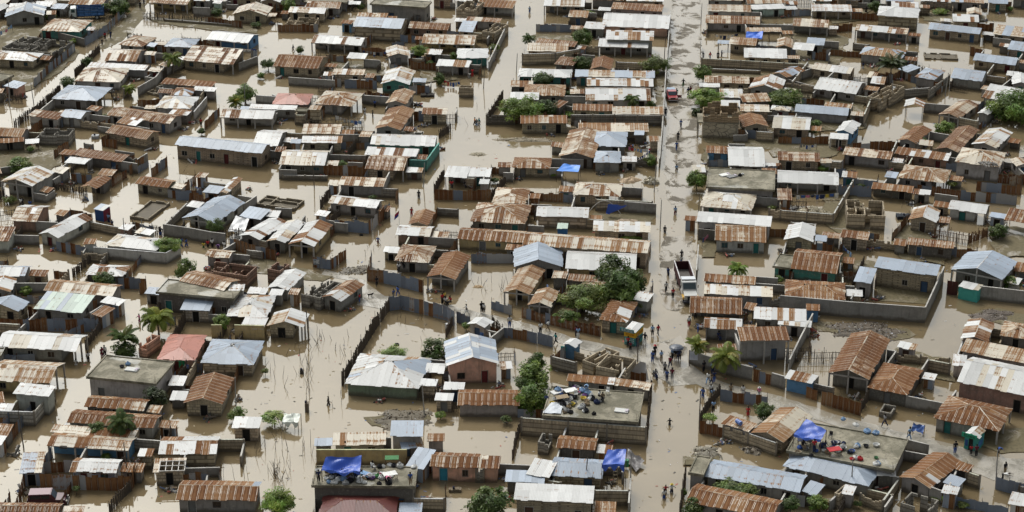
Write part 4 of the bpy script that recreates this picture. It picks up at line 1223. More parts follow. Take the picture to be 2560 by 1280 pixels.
def ok(p,q):
    for t in (0,.5,1):
        x,y=px(p.lerp(q,t))
        if not clear(x,y) or not(-60<x<2620 and -40<y<1320): return False
    return True
def addline(p,q):
    for a,b in LINES:
        if (a-p).length+(b-q).length<1.5 or (a.lerp(b,.5)-p.lerp(q,.5)).length<1.0: return
    LINES.append((p,q))
gc=lambda M,x,y: (lambda v: Vector((v.x,v.y,0)))(M@Vector((x,y,0)))
for i,(M,a,b,c,d) in enumerate(BOX):
    for (x,y,tx,ty) in ((b-.3,c+.4,1,0),(b-.3,d-.5,1,0),(a+.4,d-.4,0,1),(b-.4,d-.4,0,1),(a+.4,c+.4,0,-1)):
        p=gc(M,x,y); dv=(M.to_3x3()@Vector((tx,ty,0))).normalized(); best=None
        for s in range(4,40):
            q=p+dv*(s*.22)
            if inside(q) and s*.22>.7: best=q; break
        if best is None:
            if _R.random()<.30:
                L=_R.uniform(1.6,4.2); q=p+dv*L
                if ok(p,q) and not cross(p+dv*.5,q): 
                    addline(p,q)
                    side=(M.to_3x3()@Vector((0 if tx else _R.choice((-1,1)),_R.choice((-1,1)) if tx else 0,0))).normalized(); q2=q+side*_R.uniform(1.5,4)
                    if ok(q,q2) and not cross(q,q2): addline(q,q2)
            continue
        if _R.random()<.74 and ok(p,best) and (best-p).length<8: addline(p,best)
KIND=['t','t','t','k','k','b','b','p','p']
for i,(p,q) in enumerate(LINES):
    k=_R.choice(KIND); col={'t':_R.choice('ggrr'),'k':'D','b':_R.choice('GTT'),'p':'G'}[k]; h=_R.uniform(1.1,1.8)
    (x0,y0),(x1,y1)=px(p),px(q); build_fence('%s %.2f %s %.1f %.1f %.1f %.1f'%(k,h,col,x0,y0,x1,y1),1000+i)
# lean-tos and sheds against house walls
n=0
for i,(M,a,b,c,d) in enumerate(BOX):
    if b-a<4 or _R.random()<.22: continue
    side=_R.choice((-1,1,1)); w=_R.uniform(1.6,2.8); dep=_R.uniform(1.6,2.6)
    lo=Vector(((b+.1) if side>0 else a-.1-w, _R.uniform(c+.2,max(c+.3,d-dep)),0)); h=_R.uniform(1.35,1.7)
    P=[gc(M,lo.x+u,lo.y+v) for u,v in ((0,0),(w,0),(w,dep),(0,dep),(w/2,dep/2))]
    if any(inside(q,-.1) for q in P) or not ok(P[0],P[2]): continue
    za=[px(Vector((q.x,q.y,h))) for q in (P[0],P[1],P[2])]
    if not(0<za[0][0]<2560 and 0<za[0][1]<1290): continue
    code=_R.choice(['w','wr','rw','o','oc','r','g','wc','cr']); wl=_R.choice('ZZGGTD'); opt=' o' if _R.random()<.25 else ''
    HROOT.append(build_house('%.1f %.1f %.1f %.1f %.1f %.1f s %s %s h%.2f%s'%(*za[0],*za[1],*za[2],code,wl,h,opt),2000+i)); n+=1
# weeds, brush and household clutter against walls: small heaps and shrubs
CL=[(.06,.055,.045),(.10,.09,.07),(.15,.13,.10),(.30,.28,.25),(.09,.07,.05),(.22,.16,.10),(.45,.44,.42),(.10,.14,.25),(.30,.08,.06)]
EXTRA_SHRUB=[]; EXTRA_HEAP=[]
for i,(M,a,b,c,d) in enumerate(BOX):
    for k in range(2):
        if _R.random()<.42: continue
        v=gc(M,_R.uniform(a,b),c-_R.uniform(.3,1.0)) if k==0 else gc(M,b+_R.uniform(.3,1.0),_R.uniform(c,d))
        if inside(v,.2): continue
        x,y=px(v)
        if clear(x,y) and 0<x<2560 and 10<y<1280: (EXTRA_SHRUB if _R.random()<.16 else EXTRA_HEAP).append((x,y))
# ---------------------------------------------------------------- trees
def m_leaf():
    m,n,b=mat('leaves'); oi=nd(n,'ObjectInfo'); a=nd(n,'Attribute',attribute_name='Col')
    col=mixc(n,1.0,oi.outputs['Color'],a.outputs['Color'],'MULTIPLY'); n.links.new(col,b.inputs['Base Color']); b.inputs['Roughness'].default_value=.6
    tr=nd(n,'BsdfTranslucent'); n.links.new(col,tr.inputs[0]); mx=nd(n,'MixShader'); mx.inputs[0].default_value=.3
    n.links.new(b.outputs[0],mx.inputs[1]); n.links.new(tr.outputs[0],mx.inputs[2]); out=[x for x in n.nodes if x.type=='OUTPUT_MATERIAL'][0]; n.links.new(mx.outputs[0],out.inputs[0])
    return m
M_LEAF=m_leaf()
def rvec(R):
    while 1:
        v=Vector((R.uniform(-1,1),R.uniform(-1,1),R.uniform(-1,1)))
        if .05<v.length<=1: return v
def crown_mesh(kind, seed):
    "unit crown, radius about 1, centred on the origin"
    R=random.Random(seed); mb=MB()
    ncl={'broad':46,'feather':60,'dense':52,'cone':60,'mound':40}[kind]
    for c in range(ncl):
        v=rvec(R)
        if kind=='dense': v=v.normalized()*R.uniform(.55,.86)
        elif kind=='cone': z=1.35-2.2*R.random()**.7; r=max(.12,(1.4-z)/2.2*1.05); a=R.uniform(0,6.28); rr=r*math.sqrt(R.random()); v=Vector((rr*math.cos(a),rr*math.sin(a),z))
        elif kind=='mound': v=Vector((v.x,v.y,abs(v.z)*.55))*.9
        elif kind=='feather': v=Vector((v.x,v.y,v.z*.62)).normalized()*R.uniform(.35,.95); v.z*=.72
        else: v=v.normalized()*R.uniform(.35,.88); v.z*=.85
        cr=R.uniform(.2,.36) if kind!='feather' else R.uniform(.22,.4)
        k=R.uniform(.62,1.35); yl=R.uniform(.85,1.25)
        for l in range(54 if kind!='feather' else 72):
            d=rvec(R)*cr; 
            if kind=='feather': d.z*=.55
            p=v+d; s=R.uniform(.045,.085) if kind!='feather' else R.uniform(.028,.05)
            nrm=(rvec(R)+p.normalized()*.7+Vector((0,0,.5))).normalized(); e=nrm.orthogonal().normalized(); e=Matrix.Rotation(R.uniform(0,6.28),3,nrm)@e; f=nrm.cross(e)
            L=s*(1.5 if kind!='feather' else 2.6); g=k*R.uniform(.75,1.3); cc=(g*yl,g,g*.9,0)
            mb.face([p-e*L,p-f*s*.6,p+e*L,p+f*s*.6],None,cc)
    return mb.mesh('crown',M_LEAF)
CR={k:[crown_mesh(k,11*j+i*100) for j in range(3)] for i,k in enumerate(('broad','feather','dense','cone','mound'))}
def trunk_mesh(seed):
    R=random.Random(seed); mb=MB()
    mb.tube([(0,0,-.3),(.03,.02,.25),(.0,.05,.55)],[.09,.07,.05],7)
    for i in range(7):
        a=6.28*i/7+R.uniform(-.3,.3); r=R.uniform(.3,.6)
        mb.tube([(0,.03,R.uniform(.35,.55)),(math.cos(a)*r*.5,math.sin(a)*r*.5,.68),(math.cos(a)*r,math.sin(a)*r,R.uniform(.8,1.15))],[.04,.028,.012],5)
    return mb.mesh('trunk',M_WOOD,True)
TRK=[trunk_mesh(i) for i in range(3)]
def palm_crown(seed, droop):
    R=random.Random(seed); mb=MB(); n=26
    for i in range(n):
        a=6.283*i/n+R.uniform(-.2,.2); el=R.uniform(-.25,1.15); L=R.uniform(.85,1.1); pts=[]; p=Vector((0,0,0)); ang=el
        k=R.uniform(.7,1.25); yl=R.uniform(.9,1.5) if R.random()<.35 else 1
        for s in range(10):
            pts.append(p.copy()); p=p+Vector((math.cos(a)*math.cos(ang),math.sin(a)*math.cos(ang),math.sin(ang)))*(L/9); ang-=droop*(.10+.035*s)
        side=Vector((-math.sin(a),math.cos(a),0))
        mb.tube(pts,[.012-.001*s for s in range(10)],4,col=(k*1.5*yl,k*1.35,k,0))
        for s in range(1,40):
            f=s/40*9; j=int(f); q=pts[j].lerp(pts[min(j+1,9)],f-j) if j<9 else pts[9]; d=(pts[min(j+1,9)]-pts[max(j-1,0)]).normalized()
            ll=.24*math.sin(math.pi*min(1,.12+f/9*.95))**.6+.03
            for sg in (-1,1):
                t=(side*sg*.85+d*.55+Vector((0,0,-.45-R.uniform(0,.25)))).normalized()*ll; g=k*R.uniform(.8,1.2)
                mb.face([q-d*.018,q+t*.5-d*.028,q+t,q+t*.5+d*.028],None,(g*yl,g,g*.8,0))
    return mb.mesh('fronds',M_LEAF)
PALM=[palm_crown(5,1.0),palm_crown(8,1.25),palm_crown(9,.8)]
GREEN={'d':(.070,.115,.024),'m':(.11,.175,.032),'l':(.16,.245,.044),'y':(.165,.205,.036),'p':(.12,.16,.034),'b':(.055,.080,.030)}
GW={'d':'dark green','m':'mid green','l':'light green','y':'yellow-green','p':'pale green','b':'blackish green'}
# kind, crown centre pixel, crown radius in pixels, height of crown centre (m), green, flattening
TREES = """
palm 432 140 32 3.4 p
broad 170 205 20 1.6 d .9
broad 222 152 17 1.6 d .9
broad 295 10 34 2.4 d .7
palm 322 218 23 1.8 y
palm 590 250 27 1.8 y
broad 612 228 28 2.2 m .8
broad 722 12 18 1.7 m .9
feather 670 158 17 1.4 d .9
broad 750 122 11 1.0 d .9
feather 1048 124 19 2.2 l .9
broad 1137 137 12 1.6 m .9
broad 1100 194 15 1.4 d 1.1
broad 652 187 10 .8 m .8
feather 1235 117 14 1.5 p .8
palm 1322 92 22 2.4 d
dense 1455 92 24 2.2 d 1.0
feather 1642 160 33 1.9 p .85
broad 1455 155 24 1.6 d .75
broad 1358 196 27 2.2 d .8
feather 1306 268 50 2.8 l .75
broad 1368 266 27 2.0 d .8
palm 1580 246 27 2.2 d
broad 1626 257 15 1.2 m .8
broad 1758 178 23 2.2 m .9
feather 1768 242 40 1.9 l .7
feather 1890 254 20 1.2 y .5
mound 1650 74 17 .8 l .5
palm 1742 276 20 .9 b
palm 2230 155 46 4.2 b
feather 1965 240 37 2.4 m .7
feather 2536 262 56 2.8 m .95
broad 2190 12 18 1.8 d .9
mound 2350 28 18 .7 l .5
broad 2360 316 24 1.4 m .7
broad 50 408 31 1.8 m .6
feather 537 560 20 2.2 d 1.1
feather 417 610 30 2.2 l .75
broad 503 325 11 .9 d .8
broad 1628 397 17 1.4 m .9
mound 1580 590 30 .9 m .4
dense 1742 446 23 2.1 m .95
broad 2302 352 13 1.2 m 1.0
broad 2495 574 23 1.6 d .8
broad 460 666 27 2.2 m 1.0
broad 260 692 25 2.4 d .75
palm 392 788 56 3.2 y
palm 312 838 46 2.6 d
broad 312 872 30 1.3 d .8
broad 552 802 22 1.8 m .9
feather 985 880 30 .8 l .5
dense 1092 873 37 1.9 d .85
broad 1165 812 11 .9 m .8
broad 1525 662 45 3.8 d .8
broad 1547 715 54 3.2 d .95
feather 1460 736 54 2.6 p .75
broad 1585 692 38 2.6 d .95
broad 1420 790 28 1.3 m .7
broad 1334 938 44 2.0 m .9
broad 1342 892 24 3.4 d 1.1
broad 1330 992 44 2.2 m .9
broad 1312 952 27 1.6 d .8
palm 1742 858 34 3.0 y
palm 1815 882 52 3.2 y
palm 1845 668 34 1.7 l
broad 1600 752 19 1.5 m .8
broad 1948 695 11 .9 m .8
broad 2530 703 24 1.5 m .6
broad 390 985 31 2.4 b .85
palm 302 1046 46 3.4 d
broad 240 1068 22 2.2 d .8
broad 590 1030 24 1.3 m .7
mound 265 1140 12 .8 m .8
feather 697 1250 40 2.2 l 1.0
dense 1222 1256 50 2.2 d .85
mound 685 1042 30 1.2 l .5
broad 1912 1024 27 1.7 d .9
broad 1732 1264 30 1.6 d .8
feather 1842 1216 46 1.6 m .5
broad 1710 1228 9 .8 m .9
mound 1775 1042 17 1.0 l .6
broad 1977 1254 23 1.6 d .8
broad 2045 1254 25 1.6 m .8
feather 640 60 12 .8 d .6
broad 855 408 12 1.0 m .8
broad 1830 690 12 .9 m .7
"""
for _x,_y in EXTRA_SHRUB:
    TREES+='%s %.0f %.0f %.0f %.1f %s .7\n'%(_R.choice(('broad','feather','mound')),_x,_y-6,_R.uniform(8,15),_R.uniform(.5,.9),_R.choice('mldp'))
for _i,_l in enumerate(TREES.strip().split('\n')):
    t=_l.split(); R=random.Random(70+_i); kind=t[0]; x,y,r,h=map(float,t[1:5]); g=GREEN[t[5]]
    p=at(x,y,h); dist=(p-Vector((0,0,CAMH))).length; rad=r/FPX*dist
    k=R.uniform(.9,1.15)
    if kind=='palm':
        root=empty('palm_tree',(p.x,p.y,0)); lean=Vector((R.uniform(-.5,.5),R.uniform(-.4,.4),0))
        mb=MB(); hh=h-.15*rad; mb.tube([lean*.9+Vector((0,0,-.6)),lean*.5+Vector((0,0,hh*.4)),Vector((0,0,hh))],[.17,.13,.10],8); mb.build('trunk',M_WOOD,root,(.20,.165,.125),True)
        c=link('crown',PALM[_i%3],root,tuple(a*k for a in g)); c.location=(0,0,hh); c.scale=(rad*1.05,)*3; c.rotation_euler=(0,0,R.uniform(0,6.28))
        d='%s palm tree with %s fronds'%('tall' if h>3 else 'small' if rad<2 else 'low',GW[t[5]])
        tag(root,d,'palm tree',p=(x,y))
    else:
        fl=float(t[6]); shrub=h<1.3 or rad<1.1
        root=empty('shrub' if shrub else 'tree',(p.x,p.y,0))
        tb=link('trunk',TRK[_i%3],root,(.14,.115,.09)); tb.scale=(max(.5,rad*.8),max(.5,rad*.8),h*.88+.1)
        c=link('crown',CR[kind][_i%3],root,tuple(a*k for a in g)); c.location=(0,0,h*.88); c.scale=(rad*1.12,rad*1.12,rad*fl*1.15); c.rotation_euler=(0,0,R.uniform(0,6.28))
        kw={'broad':'leafy','feather':'feathery','dense':'dense round','cone':'tall pointed','mound':'low spreading'}[kind]
        tag(root,'%s %s %s'%(kw,GW[t[5]],'shrub' if shrub else 'tree'),'shrub' if shrub else 'tree',p=(x,y))
# ---------------------------------------------------------------- people: one skinned body per pose, clothes and hair as children
def skin_mesh(name, V, E, Rr, sub=1, mat_=None):
    me=bpy.data.meshes.new(name+'_skeleton'); me.from_pydata(V,E,[]); o=bpy.data.objects.new(name,me); C.objects.link(o)
    o.modifiers.new('skin','SKIN'); s=o.modifiers.new('sub','SUBSURF'); s.levels=sub; s.render_levels=sub
    for i,d in enumerate(me.skin_vertices[0].data): d.radius=(Rr[i],Rr[i]); d.use_root=(i==0)
    dg=bpy.context.evaluated_depsgraph_get(); dg.update(); m=bpy.data.meshes.new_from_object(o.evaluated_get(dg)); m.name=name
    bpy.data.objects.remove(o); bpy.data.meshes.remove(me); m.materials.clear(); m.materials.append(mat_)
    m.polygons.foreach_set('use_smooth',[True]*len(m.polygons)); return m
def m_skin():
    m,n,b=mat('skin'); b.inputs['Base Color'].default_value=(.05,.028,.018,1); b.inputs['Roughness'].default_value=.55; return m
M_SKIN=m_skin(); M_HAIR=m_flat('hair',.9,.1,.1)
def pose_mesh(nm, legs, arms, lean=0, hip=.92):
    "legs/arms: ((thigh, knee),(thigh, knee)) and ((upper, elbow, spread),...) in degrees forward"
    r=math.radians; V=[];E=[];Rr=[]
    def add(p,rad,par=None):
        V.append(tuple(p)); Rr.append(rad)
        if par is not None: E.append((par,len(V)-1))
        return len(V)-1
    f=Vector((0,-1,0)); up=Vector((0,0,1)); sd=Vector((1,0,0))
    t=up*math.cos(r(lean))+f*math.sin(r(lean))
    P=Vector((0,0,hip)); pel=add(P,.115); sp=add(P+t*.2,.10,pel); ch=add(P+t*.40,.125,sp); nk=add(P+t*.535,.05,ch)
    hd0=add(P+t*.60+f*.015,.075,nk); hd1=add(P+t*.70+f*.02,.088,hd0); hd2=add(P+t*.775+f*.01,.06,hd1); nose=add(P+t*.665+f*.10,.016,hd0)
    J={'head':P+t*.70+f*.01,'t':t}; sh=[];
    SV,SE,SR=[tuple(P+t*.02),tuple(P+t*.2),tuple(P+t*.40),tuple(P+t*.47)],[(0,1),(1,2),(2,3)],[.14,.125,.15,.09]
    TV,TE,TR=[tuple(P+t*.08),tuple(P-t*.03)],[(0,1)],[.125,.13]
    hands=[]
    for k,s in enumerate((-1,1)):
        a,e,spd=arms[k]; S=P+t*.46+sd*s*.17; si=add(S,.06,ch)
        def dirn(ang): return (-t*math.cos(r(ang))+f*math.sin(r(ang)))
        d1=(dirn(a)+sd*s*math.sin(r(spd))).normalized(); El=S+d1*.29; ei=add(El,.042,si); d2=(dirn(a+e)+sd*s*math.sin(r(spd))*.5).normalized(); Wr=El+d2*.25; wi=add(Wr,.027,ei); Hn=Wr+d2*.08; hi=add(Hn,.036,wi)
        hands.append((Hn,d2,s))
        b=len(SV); SV+= [tuple(S),tuple(S.lerp(El,.75))]; SE+=[(2,b),(b,b+1)]; SR+=[.085,.062]
        th,kn=legs[k]; H=P+sd*s*.09-up*.04; hi2=add(H,.095,pel); g1=-up*math.cos(r(th))+f*math.sin(r(th)); K=H+g1*.43; ki=add(K,.06,hi2)
        g2=-up*math.cos(r(th-kn))+f*math.sin(r(th-kn)); A=K+g2*.41; ca=add(K.lerp(A,.35),.058,ki); ai=add(A,.036,ca); add(A+f*.13-up*.03,.03,ai)
        b=len(TV); TV+=[tuple(H),tuple(K),tuple(A-g2*.04)]; TE+=[(1,b),(b,b+1),(b+1,b+2)]; TR+=[.115,.082,.062]
    body=skin_mesh('body_'+nm,V,E,Rr,1,M_SKIN)
    # unequal bent fingers and a side thumb grow out of each palm
    bm=bmesh.new(); bm.from_mesh(body)
    for Hn,d,s in hands:
        q=d.orthogonal().normalized(); side=(f-d*f.dot(d)); side=side.normalized() if side.length>.1 else q; cu=d.cross(side).normalized()*(-s)
        for fi,(o,L) in enumerate(((-.028,.07),(-.010,.08),(.009,.075),(.026,.058),(.036,.05))):
            b0=Hn+side*o*(1 if fi<4 else 1.0); dd=d if fi<4 else (d*.5+side*.8).normalized()
            pts=[b0,b0+dd*L*.5,b0+dd*L*.5+(dd+cu*.6).normalized()*L*.5]
            prev=None
            for i,p in enumerate(pts):
                rad=(.010,.009,.006)[i]; ring=[bm.verts.new(p+(side*math.cos(j*2.094)+cu*math.sin(j*2.094))*rad) for j in range(3)]
                if prev: 
                    for j in range(3): bm.faces.new((prev[j],prev[(j+1)%3],ring[(j+1)%3],ring[j]))
                prev=ring
            bm.faces.new(prev)
    bm.to_mesh(body); bm.free()
    shirt=skin_mesh('shirt_'+nm,SV,SE,SR,1,M_CLOTH); trous=skin_mesh('trousers_'+nm,TV,TE,TR,1,M_CLOTH)
    hb=MB(); ax=J['t'].to_track_quat('Z','Y').to_matrix().to_4x4(); ax.translation=J['head']
    hb.lathe([(.098,-.015),(.103,.03),(.092,.075),(.055,.108),(.001,.118)],10,ax); hair=hb.mesh('hair_'+nm,M_HAIR,True)
    return body,shirt,trous,hair
POSES={'s':pose_mesh('standing',((2,3),(-3,4)),((4,12,8),(-3,10,10))),
 'w':pose_mesh('walking',((24,8),(-20,14)),((-22,14,6),(24,22,6))),
 'v':pose_mesh('striding',((-16,20),(20,4)),((28,30,8),(-24,12,8))),
 'a':pose_mesh('arms_out',((8,6),(-6,6)),((20,25,42),(15,30,40))),
 'c':pose_mesh('arms_folded',((4,4),(-4,4)),((18,95,4),(20,92,4))),
 'i':pose_mesh('sitting',((85,88),(82,80)),((28,40,10),(25,45,10)),8,.46),
 'b':pose_mesh('bending',((6,12),(-4,10)),((70,15,8),(62,20,8)),72,.90)}
CW={'w':((.62,.62,.60),'white'),'k':((.022,.022,.025),'black'),'r':((.42,.035,.04),'red'),'b':((.05,.10,.30),'blue'),'l':((.22,.34,.52),'light blue'),'y':((.55,.42,.07),'yellow'),
 'p':((.55,.18,.28),'pink'),'m':((.16,.025,.04),'maroon'),'t':((.03,.20,.20),'teal'),'o':((.55,.20,.05),'orange'),'g':((.22,.22,.22),'grey'),'v':((.16,.08,.22),'purple'),
 'n':((.03,.04,.09),'navy'),'h':((.25,.19,.12),'tan'),'e':((.05,.16,.06),'green')}
PW={'s':'standing','w':'walking','v':'striding','a':'with arms held out','c':'with folded arms','i':'sitting','b':'bending over'}
# x y pose shirt trousers height of the ground under the feet (w = wading) facing(deg) optional hat
PEOPLE = """
256 114 w k k 0 20
263 100 v r k 0 20
277 98 w n n 0 200
246 93 s h k 0 90
351 23 s k k 0 0
360 13 w b k 0 180
503 312 s r k w 160
733 128 w n h w 90
818 126 s w k .1 0
936 141 s b b w 180
981 224 s h g .2 90
937 267 s b k w 0
932 293 s k k w 90
912 285 s w w w 30
1187 311 w o k w 100
1192 313 s k l w 0
1198 312 v t k w -60
1181 193 s r r .2 0
1174 198 s w g .2 0
1324 31 w l b w 180
1708 218 a k e 0 180
1720 241 w n k 0 20
1726 237 s m k 0 -30
1691 243 s t t 0 0
1702 320 v b n 0 170
1752 290 s h k 0 90
1664 292 s k k 0 0
1602 174 s k k w 0
1757 144 s k n w 0
1775 145 w r b w 40
1795 144 s k k w 0
1804 141 c n k w 90
2165 31 s k k w 0
2152 47 w g k w 0
2157 171 s n w w 0
18 507 s r k w 90
24 507 s w n w 0
53 514 w w k w -20
57 513 v k k w 20
76 519 s b b w 0
272 555 s l n w -40
281 567 w n n w -20
402 587 s k b w 0
454 615 w b b w 60
466 615 v b b w 70
509 619 a y e w 0
520 617 s r k w 0
531 617 s w k w 30
546 620 b v v w 0
561 621 s w w w -30
464 391 s m m .4 0
450 389 s b k .4 60
1047 494 s k k w 180
1029 538 s r r w 170
945 605 a b m w 10
1129 468 i r k .7 0
1160 468 i k k .7 40
1695 352 s k k 0 180
1691 377 w b b 0 180
1691 428 w l h w 180
1688 535 w l m w 180
1662 581 s k k w 180
1704 643 w k k w 180
1703 652 s w l w 180
1665 732 w w k 0 0
1682 747 s r k 0 180
1370 829 w w h 0 60
1351 835 s w k 0 0
1389 861 v t k 0 -60
1631 840 s l k 0 0
1645 839 w r g 0 20
1570 868 c r k 0 180
1576 877 s m k 0 180
1594 869 s k n 0 160
1612 861 a k w 0 -20
1631 906 s b b 0 150
1637 892 c k k 0 20 r
1653 904 c l h 0 0
1675 920 w m n 0 -30
1681 900 s l k 0 30
1688 901 s k h 0 0
1694 901 s n n 0 -20
1699 901 s n k 0 -20
1662 935 s g k 0 160
1667 953 s b n 0 180
1680 950 s m g 0 170
1759 931 s k k 0 30
1770 960 w w l 0 -30
1781 936 s l n 0 20
1785 957 s n b 0 0
1778 962 v h n 0 40
1445 847 s l w 0 0
1440 842 s m k 0 30
1722 818 s w r .1 0
1738 800 s k k .1 0
1745 832 b g b .1 60
1795 848 i n n .2 30
1499 909 s w w .6 90
942 717 w k k 0 10
984 745 s b g 0 30
995 742 w b b 0 -40
1106 761 s r k 0 30
1114 760 i w k 0 0
1110 757 s y k 0 0
1127 760 i r k 0 -60
1166 787 v w w 0 -90
1204 782 c k k 0 20
1210 784 s w k 0 -20
899 756 s r b 0 60
1007 668 i k k .8 30
997 675 i w k .6 0
1272 935 s y k w -90
1274 819 s w b 0 0
349 806 a p p w -60
221 901 c w k w 0
255 890 s m m w 40
262 887 s w k w 0
190 912 a w w w 0
821 1012 v k k w 90
930 1176 i w w 3.4 150
967 1208 b p k 3.4 30
1026 1212 s b h 3.4 0
864 1136 s p k .2 0
797 1206 s n k 3.4 0
851 1192 b k k 3.4 60
888 1190 i k n 3.4 0
1674 1062 a k k w 180
1757 992 s b b w 150
1777 980 s w k w 0
1781 995 s l l w 30
1827 981 s h h w 0
1857 985 s w w w 0
1897 996 w p w 0 0 w
1783 1031 c l k .2 0
1870 1038 s r r w 0
1664 1231 a r k w 180
1660 1246 s w b w 180
1679 1231 a w n w 180 y
1497 996 i w k 3 60
1507 1001 i h k 3 0
1467 978 b l l 3 0
2211 1067 w g n 0 -60
2273 1099 w l l 0 60
2387 1135 s k b 0 0
2427 1137 s r k 0 160
2440 1141 s m k 0 170
2496 1135 b b k 0 0
2506 1201 b w k 0 60
2512 1185 s k h 0 30
2006 1121 i k h 2.6 30
2035 1131 s r n 2.6 20
2061 1123 i n g 2.6 30
2264 1148 s k k w 0
"""
def make_person(x,y,pose,sh,tr,z,rz,hat=None,i=0,lift=0):
    R=random.Random(4000+i); wade=z=='w'; gz=0 if wade else float(z)
    p=at(x,y,gz+.02); p.z=-R.uniform(.3,.5) if wade else gz+.03+lift
    B,S,T,Hh=POSES[pose]; root=link('person',B); root.location=p; root.rotation_euler=(0,0,math.radians(rz)+R.uniform(-.2,.2)); s=R.uniform(.94,1.06) if i%9 else .8; root.scale=(s*1.13,s*1.13,s)
    for nm,me,c in (('shirt',S,CW[sh][0]),('trousers',T,CW[tr][0]),('hair',Hh,(.012,.011,.010))):
        k=R.uniform(.85,1.15); link(nm,me,root,tuple(a*k for a in c))
    d='person %s in %s shirt and %s trousers'%(('wading' if wade and pose in 'swva' else PW[pose]),CW[sh][1],CW[tr][1])
    if hat:
        hm=MB(); hm.lathe([(.19,1.60),(.12,1.615),(.105,1.68),(.06,1.73),(.001,1.74)],10); hm.build('hat',M_CLOTH,root,CW[hat][0],True)
        d='person in %s shirt and %s hat'%(CW[sh][1],CW[hat][1])
    tag(root,d,'person',p=(x,y)); return root
for _i,_l in enumerate(PEOPLE.strip().split('\n')):
    t=_l.split(); make_person(float(t[0]),float(t[1]),t[2],t[3],t[4],t[5],float(t[6]),t[7] if len(t)>7 else None,_i)
# ---------------------------------------------------------------- vehicles
M_CAR=m_flat('car_paint',.28,.6,.12,2.0,.7); M_RUBBER=m_flat('rubber',.85,.2,.2)
def mbx(root,name,parts,m,color,smooth=False):
    mb=MB()
    for lo,hi in parts: mb.box(lo,hi)
    return mb.build(name,m,root,color,smooth)
def bevel(o,w=.04,seg=2):
    b=o.modifiers.new('bevel','BEVEL'); b.width=w; b.segments=seg; b.limit_method='ANGLE'; return o
def wheel(root,x,y,r,w):
    mb=MB(); M=Matrix.Translation((x,y,r-.05))@Matrix.Rotation(math.pi/2,4,'Y')
    mb.lathe([(r*.55,-w/2),(r*.93,-w/2),(r,-w/2+.04),(r,w/2-.04),(r*.93,w/2),(r*.55,w/2)],18,M); o=mb.build('wheel',M_RUBBER,root,(.02,.02,.02),True)
    rm=MB(); rm.lathe([(.001,-w/2+.05),(r*.3,-w/2+.03),(r*.56,-w/2+.01),(r*.56,w/2-.01),(r*.3,w/2-.03),(.001,w/2-.05)],14,M); rm.build('rim',M_CAR,o,(.35,.34,.32),True)
def prism(name,root,prof,x0,x1,m,color,bw=.03):
    "side profile (y,z) swept across the width"
    mb=MB(); n=len(prof); L=[Vector((x0,y,z)) for y,z in prof]; Q=[Vector((x1,y,z)) for y,z in prof]
    mb.face(L[::-1]); mb.face(Q)
    for i in range(n): j=(i+1)%n; mb.face((L[i],L[j],Q[j],Q[i]))
    o=mb.build(name,m,root,color); bevel(o,bw); return o
# every vehicle is built nose towards -y
def dump_truck(p,rz):
    r=empty('dump_truck',p,rz); W=1.22; col=(.46,.46,.44)
    mbx(r,'chassis',[((-.5,-3.6,.55),(.5,4.0,.85)),((-W,-1.2,.5),(W,-.9,.7))],M_PAINT,(.05,.05,.055))
    prism('cab',r,[(-1.6,.75),(-1.6,2.55),(-1.75,2.62),(-2.75,2.62),(-3.25,1.75),(-3.3,.75)],-W+.05,W-.05,M_CAR,col,.06)
    prism('hood',r,[(-3.25,.8),(-3.25,1.62),(-4.55,1.48),(-4.6,.8)],-W+.18,W-.18,M_CAR,col,.08)
    b=MB(); b.quad((-W+.2,-3.232,1.80),(W-.2,-3.232,1.80),(W-.2,-2.81,2.53),(-W+.2,-2.81,2.53)); o=b.build('windscreen',M_GLASSY,r,(.03,.05,.055)); o.location=(0,-.035,.015)
    for s in (-1,1):
        b=MB(); b.box((s*(W-.045)-.01,-2.85,1.75),(s*(W-.045)+.01,-1.9,2.4)); b.build('side_window',M_GLASSY,r,(.03,.05,.055))
        mbx(r,'fender',[((s*(W-.1)-.16,-4.3,.75),(s*(W-.1)+.16,-3.3,1.12))],M_CAR,(.60,.36,.06))
        mbx(r,'headlight',[((s*.78-.13,-4.66,1.02),(s*.78+.13,-4.6,1.25))],M_GLASSY,(.55,.5,.4))
        mbx(r,'mirror',[((s*(W+.18)-.06,-3.0,1.8),(s*(W+.18)+.06,-2.95,2.25))],M_PAINT,(.05,.05,.05))
        for y in (-3.7,1.7,3.0): wheel(r,s*1.02,y,.52,.34)
    mbx(r,'grille',[((-.55,-4.67,.85),(.55,-4.6,1.36))],M_PAINT,(.03,.03,.03)); mbx(r,'bumper',[((-W,-4.9,.5),(W,-4.68,.78))],M_PAINT,(.05,.05,.06))
    # open maroon tipper body
    t=.09; y0,y1=-1.35,4.2
    mbx(r,'tipper_body',[((-W,y0,.9),(W,y1,1.0)),((-W,y0,1.0),(-W+t,y1,2.35)),((W-t,y0,1.0),(W,y1,2.35)),((-W+t,y1-t,1.0),(W-t,y1,2.3)),((-W+t,y0,1.0),(W-t,y0+t,2.55))],M_PAINT,(.05,.012,.013))
    mbx(r,'cab_shield',[((-W+.1,y0-.9,2.72),(W-.1,y0-.02,2.8)),((-W+.1,y0-.06,2.5),(W-.1,y0-.003,2.72))],M_CAR,(.5,.52,.54))
    mbx(r,'rib',[((-W-.05,y0,2.36),(-W+.11,y1,2.44)),((W-.11,y0,2.36),(W+.05,y1,2.44))],M_PAINT,(.52,.50,.5))
    mbx(r,'load_bed',[((-W+t+.01,y0+t+.01,1.004),(W-t-.01,y1-t-.01,1.05))],M_MUD,(.10,.09,.08))
    tag(r,'white cabbed dump truck with empty maroon tipper body on the main street','truck',fixed=True)
